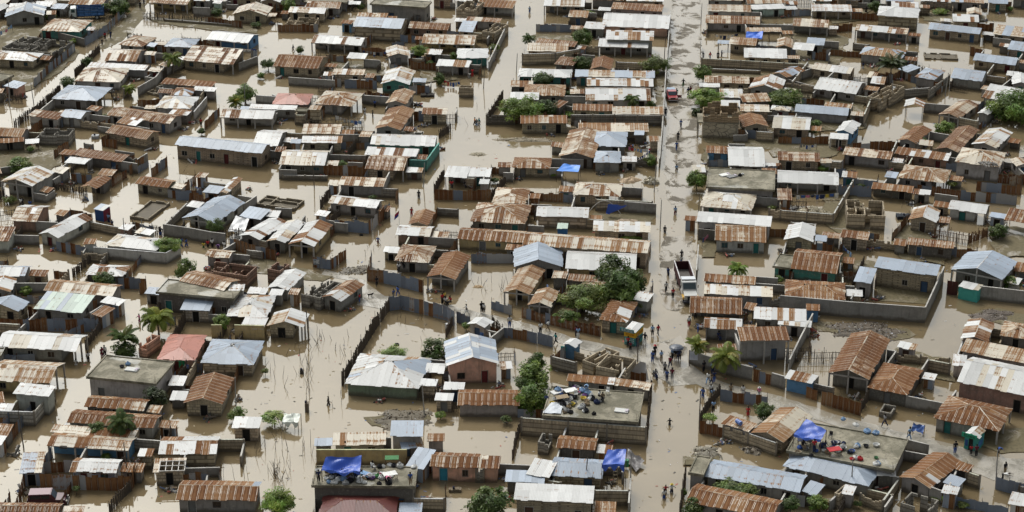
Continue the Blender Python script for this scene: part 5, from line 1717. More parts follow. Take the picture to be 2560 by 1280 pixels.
def stake_truck(p,rz):
    r=empty('stake_truck',p,rz); W=1.15; blue=(.02,.085,.22)
    mbx(r,'chassis',[((-.45,-3.2,.5),(.45,3.6,.8))],M_PAINT,(.04,.04,.05))
    prism('cab',r,[(-2.0,.7),(-2.0,2.45),(-2.2,2.55),(-3.1,2.5),(-3.45,1.7),(-3.5,.7)],-W+.05,W-.05,M_CAR,(.6,.62,.60),.08)
    b=MB(); b.quad((-W+.2,-3.44,1.72),(W-.2,-3.44,1.72),(W-.2,-3.13,2.4),(-W+.2,-3.13,2.4)); o=b.build('windscreen',M_GLASSY,r,(.03,.05,.05)); o.location=(0,-.03,.012)
    for s in (-1,1):
        b=MB(); b.box((s*(W-.045)-.01,-3.0,1.65),(s*(W-.045)+.01,-2.25,2.3)); b.build('side_window',M_GLASSY,r,(.03,.05,.05))
        for y in (-2.7,2.1): wheel(r,s*.95,y,.48,.32)
        for k,z in enumerate((1.0,1.32,1.64,1.96,2.28)): mbx(r,'side_board',[((s*W-.03,-1.8,z),(s*W+.03,3.6,z+.25))],M_PAINT,tuple(c*(1,.8,1.15,.7,.9)[k] for c in blue))
        for y in (-1.75,-.4,.95,2.3,3.55): mbx(r,'stake',[((s*(W+.06)-.03,y-.05,.85),(s*(W+.06)+.03,y+.05,2.6))],M_PAINT,(.02,.06,.15))
    mbx(r,'bed',[((-W+.04,-1.8,.82),(W-.04,3.6,.95)),((-W+.04,-1.8,.95),(W-.04,-1.72,2.5)),((-W+.04,3.52,.95),(W-.04,3.6,2.4))],M_PAINT,blue)
    tag(r,'white cabbed lorry with blue slatted bed parked behind the top-left hipped house','truck',fixed=True)
def suv(p,rz,col,lab,pickup=False):
    r=empty('pickup_truck' if pickup else 'jeep',p,rz); W=.85
    if pickup:
        prism('body',r,[(2.3,.45),(2.3,1.0),(-.9,1.0),(-2.15,.95),(-2.3,.8),(-2.3,.45)],-W,W,M_CAR,col,.05)
        prism('cab',r,[(.6,1.0),(.45,1.62),(-.55,1.62),(-1.0,1.0)],-W+.08,W-.08,M_CAR,col,.06)
        fw=[(-1.0,1.02),(-.57,1.6)]; 
        mbx(r,'load_bed',[((-W+.1,.75,1.005),(W-.1,2.2,1.03))],M_PAINT,(.10,.09,.09))
        mbx(r,'load',[((-W+.15,.9,1.035),(W-.15,2.1,1.5))],M_CLOTH,(.35,.42,.5)); 
        d=MB(); d.box((W,-1.0,.5),(W+.85,-.93,1.05)); d.build('open_door',M_CAR,r,(.16,.02,.03))
    else:
        prism('body',r,[(2.2,.5),(2.2,1.15),(-1.0,1.15),(-2.1,1.08),(-2.15,.5)],-W,W,M_CAR,col,.05)
        prism('cabin',r,[(2.15,1.15),(2.0,1.82),(-.55,1.82),(-1.02,1.15)],-W+.05,W-.05,M_CAR,col,.06)
        mbx(r,'roof_panel',[((-W+.1,-.45,1.825),(W-.1,1.95,1.85))],M_CAR,tuple(min(1,c*1.6+.04) for c in col)); fw=[(-1.02,1.17),(-.57,1.79)]
        for s in (-1,1): mbx(r,'side_window',[((s*(W-.045)-.01,-.35,1.25),(s*(W-.045)+.01,.55,1.7)),((s*(W-.045)-.01,.65,1.25),(s*(W-.045)+.01,1.85,1.7))],M_GLASSY,(.02,.022,.028))
    b=MB(); (ya,za),(yb,zb)=fw; b.quad((-W+.15,ya,za),(W-.15,ya,za),(W-.15,yb,zb),(-W+.15,yb,zb)); o=b.build('windscreen',M_GLASSY,r,(.06,.08,.10)); o.location=(0,-.03,.02)
    for s in (-1,1):
        mbx(r,'headlight',[((s*.6-.12,-2.32,.72),(s*.6+.12,-2.15,.9))],M_GLASSY,(.5,.48,.42))
        for y in (-1.35,1.4): wheel(r,s*(W-.1),y,.34,.22)
    mbx(r,'bumper',[((-W,-2.4,.42),(W,-2.33,.58))],M_CAR,(.4,.4,.4)); mbx(r,'grille',[((-.42,-2.325,.68),(.42,-2.16,.92))],M_PAINT,(.02,.02,.02))
    tag(r,lab,'pickup' if pickup else 'car',fixed=True)
p=at(1714,722); dump_truck((p.x,p.y,-.12),math.radians(3)); bpy.data.objects['dump_truck'].scale=(.88,1.2,1.0)
p=at(217,46); stake_truck((p.x,p.y,.0),math.radians(-80))
p=at(1679,246); suv((p.x,p.y,-.08),math.radians(2),(.30,.03,.035),'red pickup truck with one door open, parked along the main street',True)
p=at(120,1258); suv((p.x,p.y,-.25),math.radians(94),(.075,.018,.028),'maroon boxy jeep standing in floodwater below the patchwork tin fence')
def motorbike(x,y,rz,lab):
    p=at(x,y); r=empty('motorbike',(p.x,p.y,0),rz)
    for y_ in (-.62,.62):
        mb=MB(); M=Matrix.Translation((0,y_,.3))@Matrix.Rotation(math.pi/2,4,'Y')
        mb.lathe([(.2,-.05),(.3,-.05),(.3,.05),(.2,.05),(.2,-.05)],14,M); w_=mb.build('wheel',M_RUBBER,r,(.02,.02,.02))
    mb=MB(); mb.tube([(0,-.62,.3),(0,-.45,.75),(0,-.38,.95)],.035,6); mb.tube([(-.33,-.32,1.0),(0,-.4,.97),(.33,-.32,1.0)],.02,6); mb.build('fork',M_PAINT,r,(.2,.2,.2))
    prism('tank',r,[(-.35,.6),(-.3,.85),(.05,.82),(.1,.6)],-.13,.13,M_CAR,(.05,.07,.16)); prism('seat',r,[(.08,.68),(.05,.8),(.7,.84),(.72,.7)],-.12,.12,M_RUBBER,(.02,.02,.02))
    mbx(r,'engine',[((-.14,-.2,.25),(.14,.3,.58))],M_PAINT,(.08,.08,.08))
    tag(r,lab,'motorbike',fixed=True)
motorbike(1670,686,0.05,'dark blue motorbike ridden up the main street beside the dump truck')
make_person(1670,684,'i','b','n','0.38',0,None,900,.0)
motorbike(1638,946,.3,'motorbike in shallow water at the street crossing beside the wading crowd')
make_person(1638,943,'i','g','n','0.38',17,None,901,.0)
# umbrella over the group at the crossing
p=at(1690,901); r=empty('umbrella',(p.x,p.y,0)); mb=MB(); mb.lathe([(1.0,1.85),(.8,2.02),(.45,2.16),(.02,2.22)],12); mb.build('canopy',M_PLASTIC,r,(.035,.045,.07)); mb=MB(); mb.tube([(0,0,1.0),(0,0,2.2)],.015,5); mb.build('shaft',M_WOOD,r,(.1,.1,.1))
tag(r,'dark grey umbrella held over four people at the street crossing','umbrella',fixed=True)
# ---------------------------------------------------------------- kiosks
def letters(text, size, M, root, color, nm='lettering'):
    cu=bpy.data.curves.new(nm,'FONT'); cu.body=text; cu.size=size; cu.align_x='CENTER'; cu.align_y='CENTER'; cu.extrude=.006; cu.offset=.012
    o=bpy.data.objects.new(nm,cu); C.objects.link(o); dg=bpy.context.evaluated_depsgraph_get(); me=bpy.data.meshes.new_from_object(o.evaluated_get(dg)); bpy.data.objects.remove(o); bpy.data.curves.remove(cu)
    me.materials.clear(); me.materials.append(M_PAINT); q=link(nm,me,root,color); q.matrix_local=M; return q
FR=lambda x,y,z: Matrix.Translation((x,y,z))@Matrix.Rotation(math.pi/2,4,'X')
RT=lambda x,y,z: Matrix.Translation((x,y,z))@Matrix.Rotation(math.pi/2,4,'Z')@Matrix.Rotation(math.pi/2,4,'X')
def strokes(root,M,w,h,n,color,R,nm='lettering'):
    "worn painted capitals too small to read: upright and cross strokes"
    mb=MB(); k=w/n
    for i in range(n):
        x=-w/2+k*(i+.15); t=k*.2
        mb.box((x,-h/2,0),(x+t,h/2,.012),M)
        for z in R.sample((-h/2,-h*.08,h/2-t),R.choice((1,2,2,3))): mb.box((x+t,z,0),(x+k*.72,z+t,.012),M)
        if R.random()<.4: mb.box((x+k*.72,-h/2,0),(x+k*.72+t*.8,h/2,.012),M)
    mb.build(nm,M_PAINT,root,color)
def kiosk(ax,ay,bx,by,D,h,nm,lab,wallc,cat='kiosk',roof='w',pitch=.12,gable=False):
    A=at(ax,ay,h); B=at(bx,by,h); u=B-A; u.z=0; L=u.length; r=empty(nm,(A.x,A.y,0),math.atan2(u.y,u.x)); R=random.Random(int(ax)); 
    mbx(r,'wall',[((.1,.1,-.5),(L-.1,D-.1,h-.02))],M_PAINT,wallc)
    rb=MB(); X,Y,Z=Vector((1,0,0)),Vector((0,1,0)),Vector((0,0,1))
    if gable:
        tp=.42; k=math.sqrt(1+tp*tp); sheets(rb,Z*h+Y*D,-Y,(X+Z*tp),D,lambda x:L/2*k,roof,R); sheets(rb,Z*h+X*L,Y,(-X+Z*tp),D,lambda x:L/2*k,roof,R)
        g=MB(); 
        for y in (.1,D-.1): g.face([(.1,y,h-.02),(L-.1,y,h-.02),(L/2,y,h+L/2*tp-.06)])
        g.build('gable',M_PAINT,r,wallc)
    else: sheets(rb,Z*h,X,(Y+Z*pitch),L,lambda x:D*1.01,roof,R)
    rb.build('roof',M_TIN,r); tag(r,lab,cat,fixed=True); return r,L,R
r,L,R=kiosk(1559,826,1589,833,2.6,2.05,'lottery_kiosk','yellow and teal painted street kiosk with white tin roof at the crossing',(.05,.26,.25))
mbx(r,'sign_board',[((-.45,-.22,2.0),(L-.15,-.16,2.5))],M_PAINT,(.04,.17,.16)); strokes(r,FR(L/2-.3,-.222,2.25),L-.1,.34,8,(.6,.62,.62),R)
mbx(r,'yellow_panel',[((.06,.06,1.22),(L-.06,.0999,1.95)),((L-.0999,.1,1.22),(L-.05,D_:=2.5,1.95))],M_PAINT,(.62,.36,.02)); strokes(r,FR(L/2,.058,1.62),L-.5,.3,9,(.32,.07,.02),R); strokes(r,RT(L-.048,1.3,1.6),2.0,.36,8,(.30,.10,.02),R)
strokes(r,FR(L/2,.098,.72),L-.4,.6,5,(.6,.62,.62),R); strokes(r,RT(L-.098,1.3,.75),2.1,.42,7,(.02,.05,.16),R)
mbx(r,'counter',[((.15,-.1,.2),(L-.15,.0999,.28))],M_WOOD,(.08,.16,.15))
r,L,R=kiosk(2410,1086,2446,1096,2.4,1.95,'shop_kiosk','small green shop kiosk with white gabled roof on the lower-right street',(.05,.26,.23),gable=True,roof='wc')
mbx(r,'sign_board',[((-.2,-.26,1.78),(L-.1,-.2,2.35))],M_PAINT,(.03,.30,.17)); letters('El.cent',.52,FR(L/2-.15,-.266,2.05),r,(.02,.10,.05))
mbx(r,'doorway',[((L*.36,.06,-.1),(L*.64,.0999,1.7))],M_PAINT,(.012,.012,.012)); mbx(r,'poster',[((.2,.07,.5),(L*.3,.0999,1.3))],M_PAINT,(.03,.08,.22)); mbx(r,'poster',[((L-.0999,.5,.4),(L-.07,1.9,1.2))],M_PAINT,(.05,.16,.34))
r,L,R=kiosk(2395,716,2446,727,2.2,1.9,'kiosk','turquoise weathered box kiosk with rubbish on its flat top',(.07,.36,.31),roof='wc',pitch=.02)
r,L,R=kiosk(234,522,258,527,1.9,1.9,'kiosk','blue kiosk with dark red side standing in floodwater',(.03,.07,.20),roof='wg'); mbx(r,'side_panel',[((L-.0999,.12,-.5),(L-.06,1.78,1.84))],M_PAINT,(.16,.02,.04))
r,L,R=kiosk(1392,571,1419,572,1.8,1.6,'kiosk','blue kiosk under a green tarpaulin beside the block house',(.03,.12,.30),roof='k',pitch=.1)
# teal sign on the little hut by the crossing, blank banner, wall marks
def board(x,y,w,h,z,rz,color,nm,lab,cat,txt=None,tc=None,n=7):
    p=at(x,y,z); r=empty(nm,(p.x,p.y,0),rz); mbx(r,'panel',[((-w/2,-.03,z-h/2),(w/2,.03,z+h/2))],M_PAINT,color)
    for s in (-1,1): mbx(r,'post',[((s*w/2-.04,.031,-.5),(s*w/2+.04,.11,z+h/2))],M_WOOD,(.15,.13,.1))
    if txt: letters(txt,h*.8,FR(0,-.036,z),r,tc)
    elif tc: strokes(r,FR(0,-.031,z),w*.9,h*.6,n,tc,random.Random(int(x)))
    tag(r,lab,cat,fixed=True)
board(1418,872,1.7,.62,1.35,math.radians(-14),(.05,.33,.31),'sign','teal signboard with dark blue letters on the little white-roofed hut','sign',None,(.01,.06,.14),8)
board(1735,890,1.15,1.15,1.5,math.radians(-10),(.55,.57,.62),'banner','white cloth banner with faded print on the wall beside the lottery crossing palms','banner',None,(.36,.37,.45),9)
board(791,655,.85,.9,1.25,0,(.16,.18,.2),'sign','grey tin sheet with white painted letters on the fence below the yellow-gabled house','sign','HE',(.6,.6,.6))
board(467,917,.5,.55,1.1,0,(.03,.09,.32),'poster','small blue and white poster on the wall beside a green door','poster',None,(.5,.5,.55),3)
board(455,917,.75,1.7,.85,0,(.02,.20,.08),'green_door','bright green door panel on the pink-roofed house','door')
# ---------------------------------------------------------------- tarpaulins: sagging sheets on poles
def tarp(P, z, name, lab, color, sag=.5, poles=True, n=14, hang=0, cat='tarpaulin', zb=0, wr=.10, seed=1):
    "P: four corner pixels, z: four heights"
    R=random.Random(seed); c=[at(x,y,zz) for (x,y),zz in zip(P,z)]; o0=sum(c,Vector())/4; o0.z=0; root=empty(name,o0); mb=MB(); ph=[R.uniform(0,6) for _ in range(6)]
    def pt(a,b):
        q=c[0].lerp(c[1],a).lerp(c[3].lerp(c[2],a),b)-o0
        d=sag*math.sin(math.pi*a)*math.sin(math.pi*b)**.6
        wv=wr*(math.sin(7*a+5*b+ph[0])+.6*math.sin(13*a-9*b+ph[1])+.5*math.sin(4*a-11*b+ph[2]))*(.4+.6*math.sin(math.pi*a))
        ridge=abs(a-.45)*.0
        return q+Vector((0,0,-d+wv-ridge))
    for i in range(n):
        for j in range(n):
            mb.face([pt(i/n,j/n),pt((i+1)/n,j/n),pt((i+1)/n,(j+1)/n),pt(i/n,(j+1)/n)])
    if hang:
        for i in range(n):
            a,b=pt(i/n,0),pt((i+1)/n,0); h1=hang*(.6+.4*math.sin(i*1.1+ph[3])); h2=hang*(.6+.4*math.sin((i+1)*1.1+ph[3]))
            mb.face([a-Vector((0,.15,h1)),b-Vector((0,.15,h2)),b,a])
    mb.build('sheet',M_PLASTIC,root,color,True)
    if poles:
        for q in c: 
            q=q-o0; pm=MB(); pm.tube([(q.x,q.y,zb-.05 if zb else -.5),(q.x,q.y,q.z+.1)],.045,5); pm.build('pole',M_WOOD,root,(.14,.1,.07))
    tag(root,lab,cat,fixed=True)
BL=(.025,.085,.42)
tarp([(804,1174),(900,1180),(904,1140),(814,1143)],[4.9,4.9,5.6,5.5],'tarpaulin','large bright blue tarpaulin shelter on the crowded bottom-left flat roof',BL,.7,True,16,.35,zb=3.4,wr=.16,seed=3)
tarp([(1505,1160),(1561,1162),(1566,1123),(1520,1124)],[3.9,3.8,4.3,4.3],'tarpaulin','blue tarpaulin draped on poles beside the small terrace near the main street',BL,.15,True,14,.85,zb=0,wr=.07,seed=5)
tarp([(1984,1086),(2052,1101),(2066,1076),(2016,1047)],[4.3,4.2,4.9,4.9],'tarpaulin','bright blue tarpaulin shelter on the corner terrace in the lower right',BL,.25,True,14,.3,zb=2.6,wr=.10,seed=7)
tarp([(1391,427),(1446,430),(1451,413),(1409,409)],[1.9,1.9,2.1,2.2],'tarpaulin','light blue tarpaulin awning on thin poles over floodwater',(.03,.20,.66),.2,True,12,0,wr=.05,seed=9)
tarp([(1864,96),(1905,96),(1908,78),(1866,80)],[1.8,1.7,2.2,2.2],'tarpaulin','torn blue tarpaulin hanging over a rusty shed in the top right',(.02,.12,.58),.3,True,12,.2,wr=.10,seed=11)
tarp([(1515,532),(1530,532),(1568,514),(1520,511)],[.6,.6,1.9,2.0],'tarpaulin','crumpled blue plastic sheet thrown over the yard wall',BL,.2,False,12,.1,wr=.12,seed=13)
tarp([(1567,950),(1622,951),(1614,905),(1592,908)],[.15,.15,1.9,2.3],'cloth_sheet','grey cloth sheet stretched off the roofless block store',(.33,.31,.29),.5,False,14,0,wr=.10,seed=15,cat='cloth')
tarp([(570,575),(612,578),(624,545),(590,540)],[1.2,1.2,1.9,1.9],'plastic_sheet','white plastic sheet draped beside the grey gabled house',(.62,.62,.62),.2,True,12,.2,wr=.12,seed=17)
tarp([(705,1054),(745,1056),(752,1036),(712,1032)],[1.3,1.3,1.5,1.5],'plastic_sheet','white and green plastic sheet over a stick hut in the flood',(.55,.58,.52),.1,True,12,.7,wr=.10,seed=19)
tarp([(2430,1060),(2450,1066),(2475,1005),(2455,1000)],[.2,.2,.5,.5],'tin_sheets','fallen pinkish tin sheets lying in the flooded lane',(.22,.14,.13),.05,False,8,0,wr=.03,seed=21,cat='debris')
tarp([(155,1066),(160,1070),(170,1060),(166,1056)],[.2,.2,.3,.3],'plastic_sheet','scrap of plastic on the water',(.4,.4,.4),.02,False,6,0,wr=.03,seed=23)
tarp([(1356,1032),(1402,1034),(1408,1006),(1378,1006)],[3.12,3.12,3.3,3.3],'tin_sheets','loose silver tin sheets on the cluttered flat roof',(.45,.48,.52),.0,False,8,0,wr=.03,seed=25,cat='tin sheets')
tarp([(2278,1072),(2308,1082),(2312,1064),(2284,1058)],[.5,.5,1.0,1.0],'tarpaulin','dirty blue tarpaulin slumped over poles in the flooded lane',(.03,.08,.25),.2,True,10,.2,wr=.12,seed=27)
tarp([(1564,1150),(1590,1180),(1612,1152),(1570,1122)],[.4,.3,.6,.9],'tin_sheets','bent dark tin sheets collapsed beside the blue tarpaulin',(.13,.12,.12),.3,False,10,0,wr=.16,seed=29,cat='debris')
# ---------------------------------------------------------------- rubble and rubbish heaps
M_HEAP=m_wall('rubble',stone=False,damp=False)
def heap(x,y,w,d,h,n,cols,nm,lab,seed,s0=.12,s1=.3,base=None):
    R=random.Random(seed); p=at(x,y); root=empty(nm,(p.x,p.y,0)); mb=MB()
    for i in range(n):
        a=R.uniform(0,6.283); q=R.random()**.5; q=q*R.uniform(.8,1.15); lob=1+.22*math.sin(2*a+seed)+.16*math.sin(5*a+seed*2); px_,py_=q*math.cos(a)*w/2*lob,q*math.sin(a)*d/2*lob
        z=h*max(0,(1-q*q))*R.uniform(.6,1.02); s=s0*.6+(s1-s0*.6)*R.random()**2.2; M=Matrix.Translation((px_,py_,z))@Matrix.Rotation(R.uniform(0,6),4,rvec(R).normalized())
        c=R.choice(cols); k=R.uniform(.7,1.25); e1=R.uniform(.4,1.5); mb.box((-s*.7*e1,-s*.5,-s*.35),(s*.7*e1,s*.5,s*.35),M,tuple(x_*k for x_ in c)+(0,))
    mb.build('pieces',M_ATTR,root)
    if base:
        bm_=MB(); NA=36
        def mp(k,r):
            a=6.2832*k/NA; lob=1+.22*math.sin(2*a+seed)+.16*math.sin(5*a+seed*2)+.07*math.sin(11*a+seed)
            return (r*math.cos(a)*w/2*lob, r*math.sin(a)*d/2*lob, h*(1-r*r)*.95*(1+.2*math.sin(3*a+r*6+seed))-.02*(r>.9)-.12*(r>1.05))
        for k in range(NA):
            for r0,r1 in ((1.12,.95),(.95,.75),(.75,.5),(.5,.25),(.25,.02)): bm_.face([mp(k,r0),mp(k+1,r0),mp(k+1,r1),mp(k,r1)])
        bm_.build('mound',M_MUD,root,base,True)
    tag(root,lab,nm.replace('_',' '),fixed=True)
def m_attr():
    m,n,b=mat('mixed_scraps'); a=nd(n,'Attribute',attribute_name='Col'); n.links.new(a.outputs['Color'],b.inputs['Base Color']); b.inputs['Roughness'].default_value=.85; return m
M_ATTR=m_attr()
ST=[(.50,.46,.36),(.42,.38,.28),(.34,.30,.22)]; RB=[(.05,.04,.03),(.08,.062,.042),(.12,.09,.058),(.30,.27,.22),(.07,.05,.032),(.16,.12,.075),(.10,.08,.05),(.4,.38,.35)]
heap(2026,533,4.4,4.6,.9,420,ST,'stone_pile','round pile of pale building stones in a walled flooded yard',1,.14,.32,(.3,.26,.18))
heap(1628,456,2.3,2.6,.9,160,ST+[(.6,.57,.5)],'stone_pile','small heap of white stones beside the main street wall',2,.14,.3,(.3,.26,.18))
heap(2478,398,3.4,2.4,.5,150,[(.3,.29,.27),(.2,.19,.18),(.4,.38,.35)],'rubble_pile','grey rubble heaped inside a roof parapet on the right',3,.12,.25)
bpy.data.objects['rubble_pile'].location=at(2470,412,2.85)
heap(2165,828,12,5.5,.35,900,RB+[(.35,.35,.36)],'rubbish_heap','long dark rubbish heap beside the walled compound',4,.07,.2,(.10,.08,.06))
heap(1008,1050,8.5,5,.4,650,RB,'rubbish_heap','dark rubbish heap in front of the green-washed house',5,.06,.17,(.12,.10,.07))
heap(2480,790,6.5,4,.4,300,RB,'rubbish_heap','brown rubbish heap at the right edge behind rusty roofs',6,.07,.18,(.10,.08,.065))
heap(895,676,5,3.4,.35,260,RB+ST,'rubble_pile','spilled grey rubble where the paved street begins',7,.08,.22,(.17,.15,.12))
heap(1195,386,2.5,1.8,.18,90,ST,'rubble_pile','low scatter of pale rubble in the wide water',8,.08,.2,(.28,.24,.17))
heap(2115,690,2.6,1.6,.5,120,ST+RB,'rubble_pile','rubble and broken chairs between teal house and grey sheds',9,.1,.3,(.2,.17,.13))
heap(1880,1128,2.6,1.8,.5,80,RB,'rubble_pile','muddy rubble at the corner of the terrace',10,.1,.25,(.2,.17,.13))
heap(1765,1135,4.0,3.2,.6,150,ST+RB,'rubble_pile','grey gravel heap at the near street corner',11,.07,.2,(.2,.18,.14))
heap(1560,555,4.6,2.0,.35,60,[(.36,.28,.2)],'sand_pile','low pinkish sand heap inside the block yard',12,.05,.12,(.36,.28,.2))
heap(1575,451,3.2,2.6,.5,40,[(.42,.31,.2)],'sand_pile','orange sand mound rising out of the water',13,.05,.12,(.42,.31,.2))
heap(1195,717,1.3,1.1,.2,16,[(.42,.30,.17)],'sand_pile','small orange sand island in the flooded yard',14,.04,.1,(.42,.30,.17))
heap(1310,350,9,2.2,.3,120,ST,'rubble_pile','long strip of broken foundation rubble above the water',15,.1,.25,(.24,.2,.14))
heap(620,670,4,2.4,.5,90,RB+[(.4,.38,.35)],'rubble_pile','broken block rubble beside the pink ruin',16,.1,.25,(.2,.17,.13))
heap(105,432,3.5,2.4,.7,120,RB,'rubbish_heap','dark yard clutter beside the grey gabled house on the left',17,.1,.3,(.1,.08,.06))
heap(2020,1098,1.6,1.2,.3,40,RB,'rubbish_heap','scraps',18,.05,.15); _o=THINGS
bpy.data.objects['rubbish_heap.004'].location=at(2020,1112,2.64); bpy.data.objects['rubbish_heap.004']['label']='cooking scraps and pots under the lower-right tarpaulin'
heap(640,600,3,2,.4,80,RB+ST,'rubbish_heap','scrap wood and sheets behind the three narrow gabled houses',19,.1,.3,(.1,.08,.06))
heap(2190,410,4.2,2.2,.7,110,[(.5,.5,.5),(.55,.52,.3),(.2,.2,.2),(.1,.09,.08)],'rubbish_heap','pale scrap sheets and sticks piled in front of a rust-streaked house',20,.15,.4,(.1,.08,.06))
heap(2060,78,3.5,2,.5,90,RB+[(.4,.35,.15)],'rubbish_heap','dark yard clutter by the top-right white-roofed house',21,.1,.3,(.1,.08,.06))
heap(985,150,3,2,.5,80,RB+[(.35,.33,.3)],'rubbish_heap','brushwood clutter beside the cream gable-fronted house',22,.1,.3,(.1,.08,.06))
heap(820,172,3,1.8,.5,80,RB+[(.35,.33,.3)],'rubbish_heap','debris between two rust-striped houses near the top',23,.1,.3,(.1,.08,.06))

for _k,(_x,_y) in enumerate(EXTRA_HEAP):
    _r=random.Random(6000+_k); p=at(_x,_y); root=empty('clutter_pile',(p.x,p.y,0)); mb=MB(); w_=_r.uniform(.7,1.5)
    for i in range(_r.randint(14,34)):
        s=_r.uniform(.06,.24); M=Matrix.Translation((_r.gauss(0,w_*.3),_r.gauss(0,w_*.22),_r.uniform(-.05,.35)))@Matrix.Rotation(_r.uniform(0,6),4,rvec(_r).normalized()); c=_r.choice(CL); e1=_r.uniform(.4,4) if _r.random()<.3 else 1
        mb.box((-s*e1,-s*.6,-s*.35),(s*e1,s*.6,s*.35),M,tuple(c)+(0,))
    mb.build('scraps',M_ATTR,root); tag(root,_r.choice(('small clutter pile','scrap wood pile','broken block and scrap pile')),'clutter',p=(_x,_y))
# floating scraps and scum: too many and too small to count
_r=random.Random(77); mb=MB()
for i in range(2600):
    x,y=_r.uniform(0,2560),_r.uniform(0,1280); p=at(x,y,.012)
    if _r.random()<.6: p=p+Vector((_r.gauss(0,.5),_r.gauss(0,.5),0))
    if inside(p): continue
    s=_r.uniform(.03,.11); e=_r.uniform(.6,3.5); a=_r.uniform(0,3.14); u=Vector((math.cos(a),math.sin(a),0)); v=Vector((-u.y,u.x,0)); c=_r.choice(CL+[(.25,.2,.12)]*6)
    z=Vector((0,0,.02)); mb.quad(p-u*s*e-v*s,p+u*s*e-v*s,p+u*s*e+v*s+z,p-u*s*e+v*s+z,col=tuple(c)+(0,))
o=mb.build('floating_scraps',M_ATTR); o['kind']='stuff'; o['label']='scattered small scraps floating on the brown floodwater'; o['category']='debris'
# ---------------------------------------------------------------- poles and sticks standing in the water
def stick_mesh(seed):
    R=random.Random(seed); mb=MB(); x=y=0; P=[(0,0,-.6)]
    for k in range(4): x+=R.uniform(-.06,.09); y+=R.uniform(-.06,.06); P.append((x,y,(k+1)*.5))
    mb.tube(P,[.026,.024,.021,.017,.011],5); return mb.mesh('stick',M_WOOD)
STK=[stick_mesh(i) for i in range(5)]
SL='thin bare stick standing upright in brown floodwater'
SG='bare sticks standing in the flood'
def stick(x,y,h,lean=0,i=0):
    R=random.Random(i*31+int(x)); p=at(x,y); o=link('stick',STK[i%5],None,(.12,.095,.07)); o.location=p; o.scale=(R.uniform(.9,1.3),R.uniform(.9,1.3),h/2)
    o.rotation_euler=(R.uniform(-.12,.12),lean+R.uniform(-.16,.16),R.uniform(0,6) if abs(lean)<.1 else 0); o['label']=SL; o['category']='stick'; o['group']=SG
STICKS="""700 850 14 36 1.4|760 900 14 50 1.7|700 930 20 60 1.6|720 1110 26 70 2.4|690 1180 16 44 2.3|850 880 12 40 1.3|795 850 18 20 1.5|1120 470 3 40 2.2|640 690 8 40 1.4
1400 505 20 60 1.6|1430 470 18 50 1.6|1480 500 10 60 1.4|1560 480 9 34 2.0|600 1200 8 26 2.4|650 1140 10 50 2.2|560 960 8 50 1.2|1300 690 6 20 1.8|1200 720 10 20 1.7|1250 720 12 24 1.8|1320 150 3 30 1.5|870 890 3 24 1.8
1380 370 7 16 1.6|1190 280 4 50 1.8|1110 340 10 14 1.2|440 440 12 40 1.5|680 640 6 40 1.3|980 560 4 40 1.3|2300 330 5 60 1.2|2270 560 4 40 1.2|2480 180 5 40 1.4|2350 170 8 50 1.3|860 1010 6 40 1.8|1010 800 14 60 1.6|1330 300 5 20 1.6|2270 255 5 26 1.3|350 440 5 40 1.5|930 630 8 26 1.0"""
_R=random.Random(55); _i=0
for s in STICKS.replace('\n','|').split('|'):
    x,y,n,sp,h=map(float,s.split())
    for k in range(int(n*.62+.5)):
        _i+=1; stick(x+_R.gauss(0,sp*.5),y+_R.gauss(0,sp*.45),h*_R.uniform(.5,1.2),_R.choice((0,0,0,.35,-.35)),_i)
for k in range(18):   # the two bunched brush fences in the left water
    _i+=1; stick(770+_R.uniform(-8,8),1000-k*5.5+_R.uniform(-3,3),_R.uniform(.8,1.9),_R.choice((0,.3,-.3)),_i)
    _i+=1; stick(694+_R.uniform(-10,10),1205-k*1.5,_R.uniform(.9,2.3),_R.choice((0,.3,-.3)),_i)
# tall utility and house poles, one by one
POLES="""24 267 5.4|85 260 4.0|1058 468 4.2|772 852 4.6|60 1122 5.2|1650 575 5.0|1635 478 4.4|320 1200 5.0|1428 230 3.6|1594 904 4.0|1745 560 4.6|1748 1075 5.4|1576 1225 5.0|2230 262 4.6|1062 1040 4.4|1208 222 4.2|786 470 4.6|312 600 3.6|360 602 3.4|590 1025 4.6|1290 184 4.0|2490 1216 4.8|1462 1215 3.8|2362 242 4.6|612 265 4.2|2128 1230 4.4|1660 150 4.8|1752 60 4.4|2390 640 3.8"""
for k,s in enumerate(POLES.split('|')):
    x,y,h=map(float,s.split()); R=random.Random(k); p=at(x,y); o=empty('wooden_pole',(p.x,p.y,0)); ln=Vector((R.uniform(-.15,.15),0,0))
    mb=MB(); mb.tube([(0,0,-.8),ln*h*.3+Vector((0,0,h*.5)),ln*h*.5+Vector((0,0,h))],[.085,.075,.055],7); mb.build('shaft',M_WOOD,o,(.13,.11,.09) if R.random()<.6 else (.32,.31,.29))
    tag(o,'%s wooden pole'%('tall' if h>4.5 else 'slim'),'pole',p=(x,y-h*7))
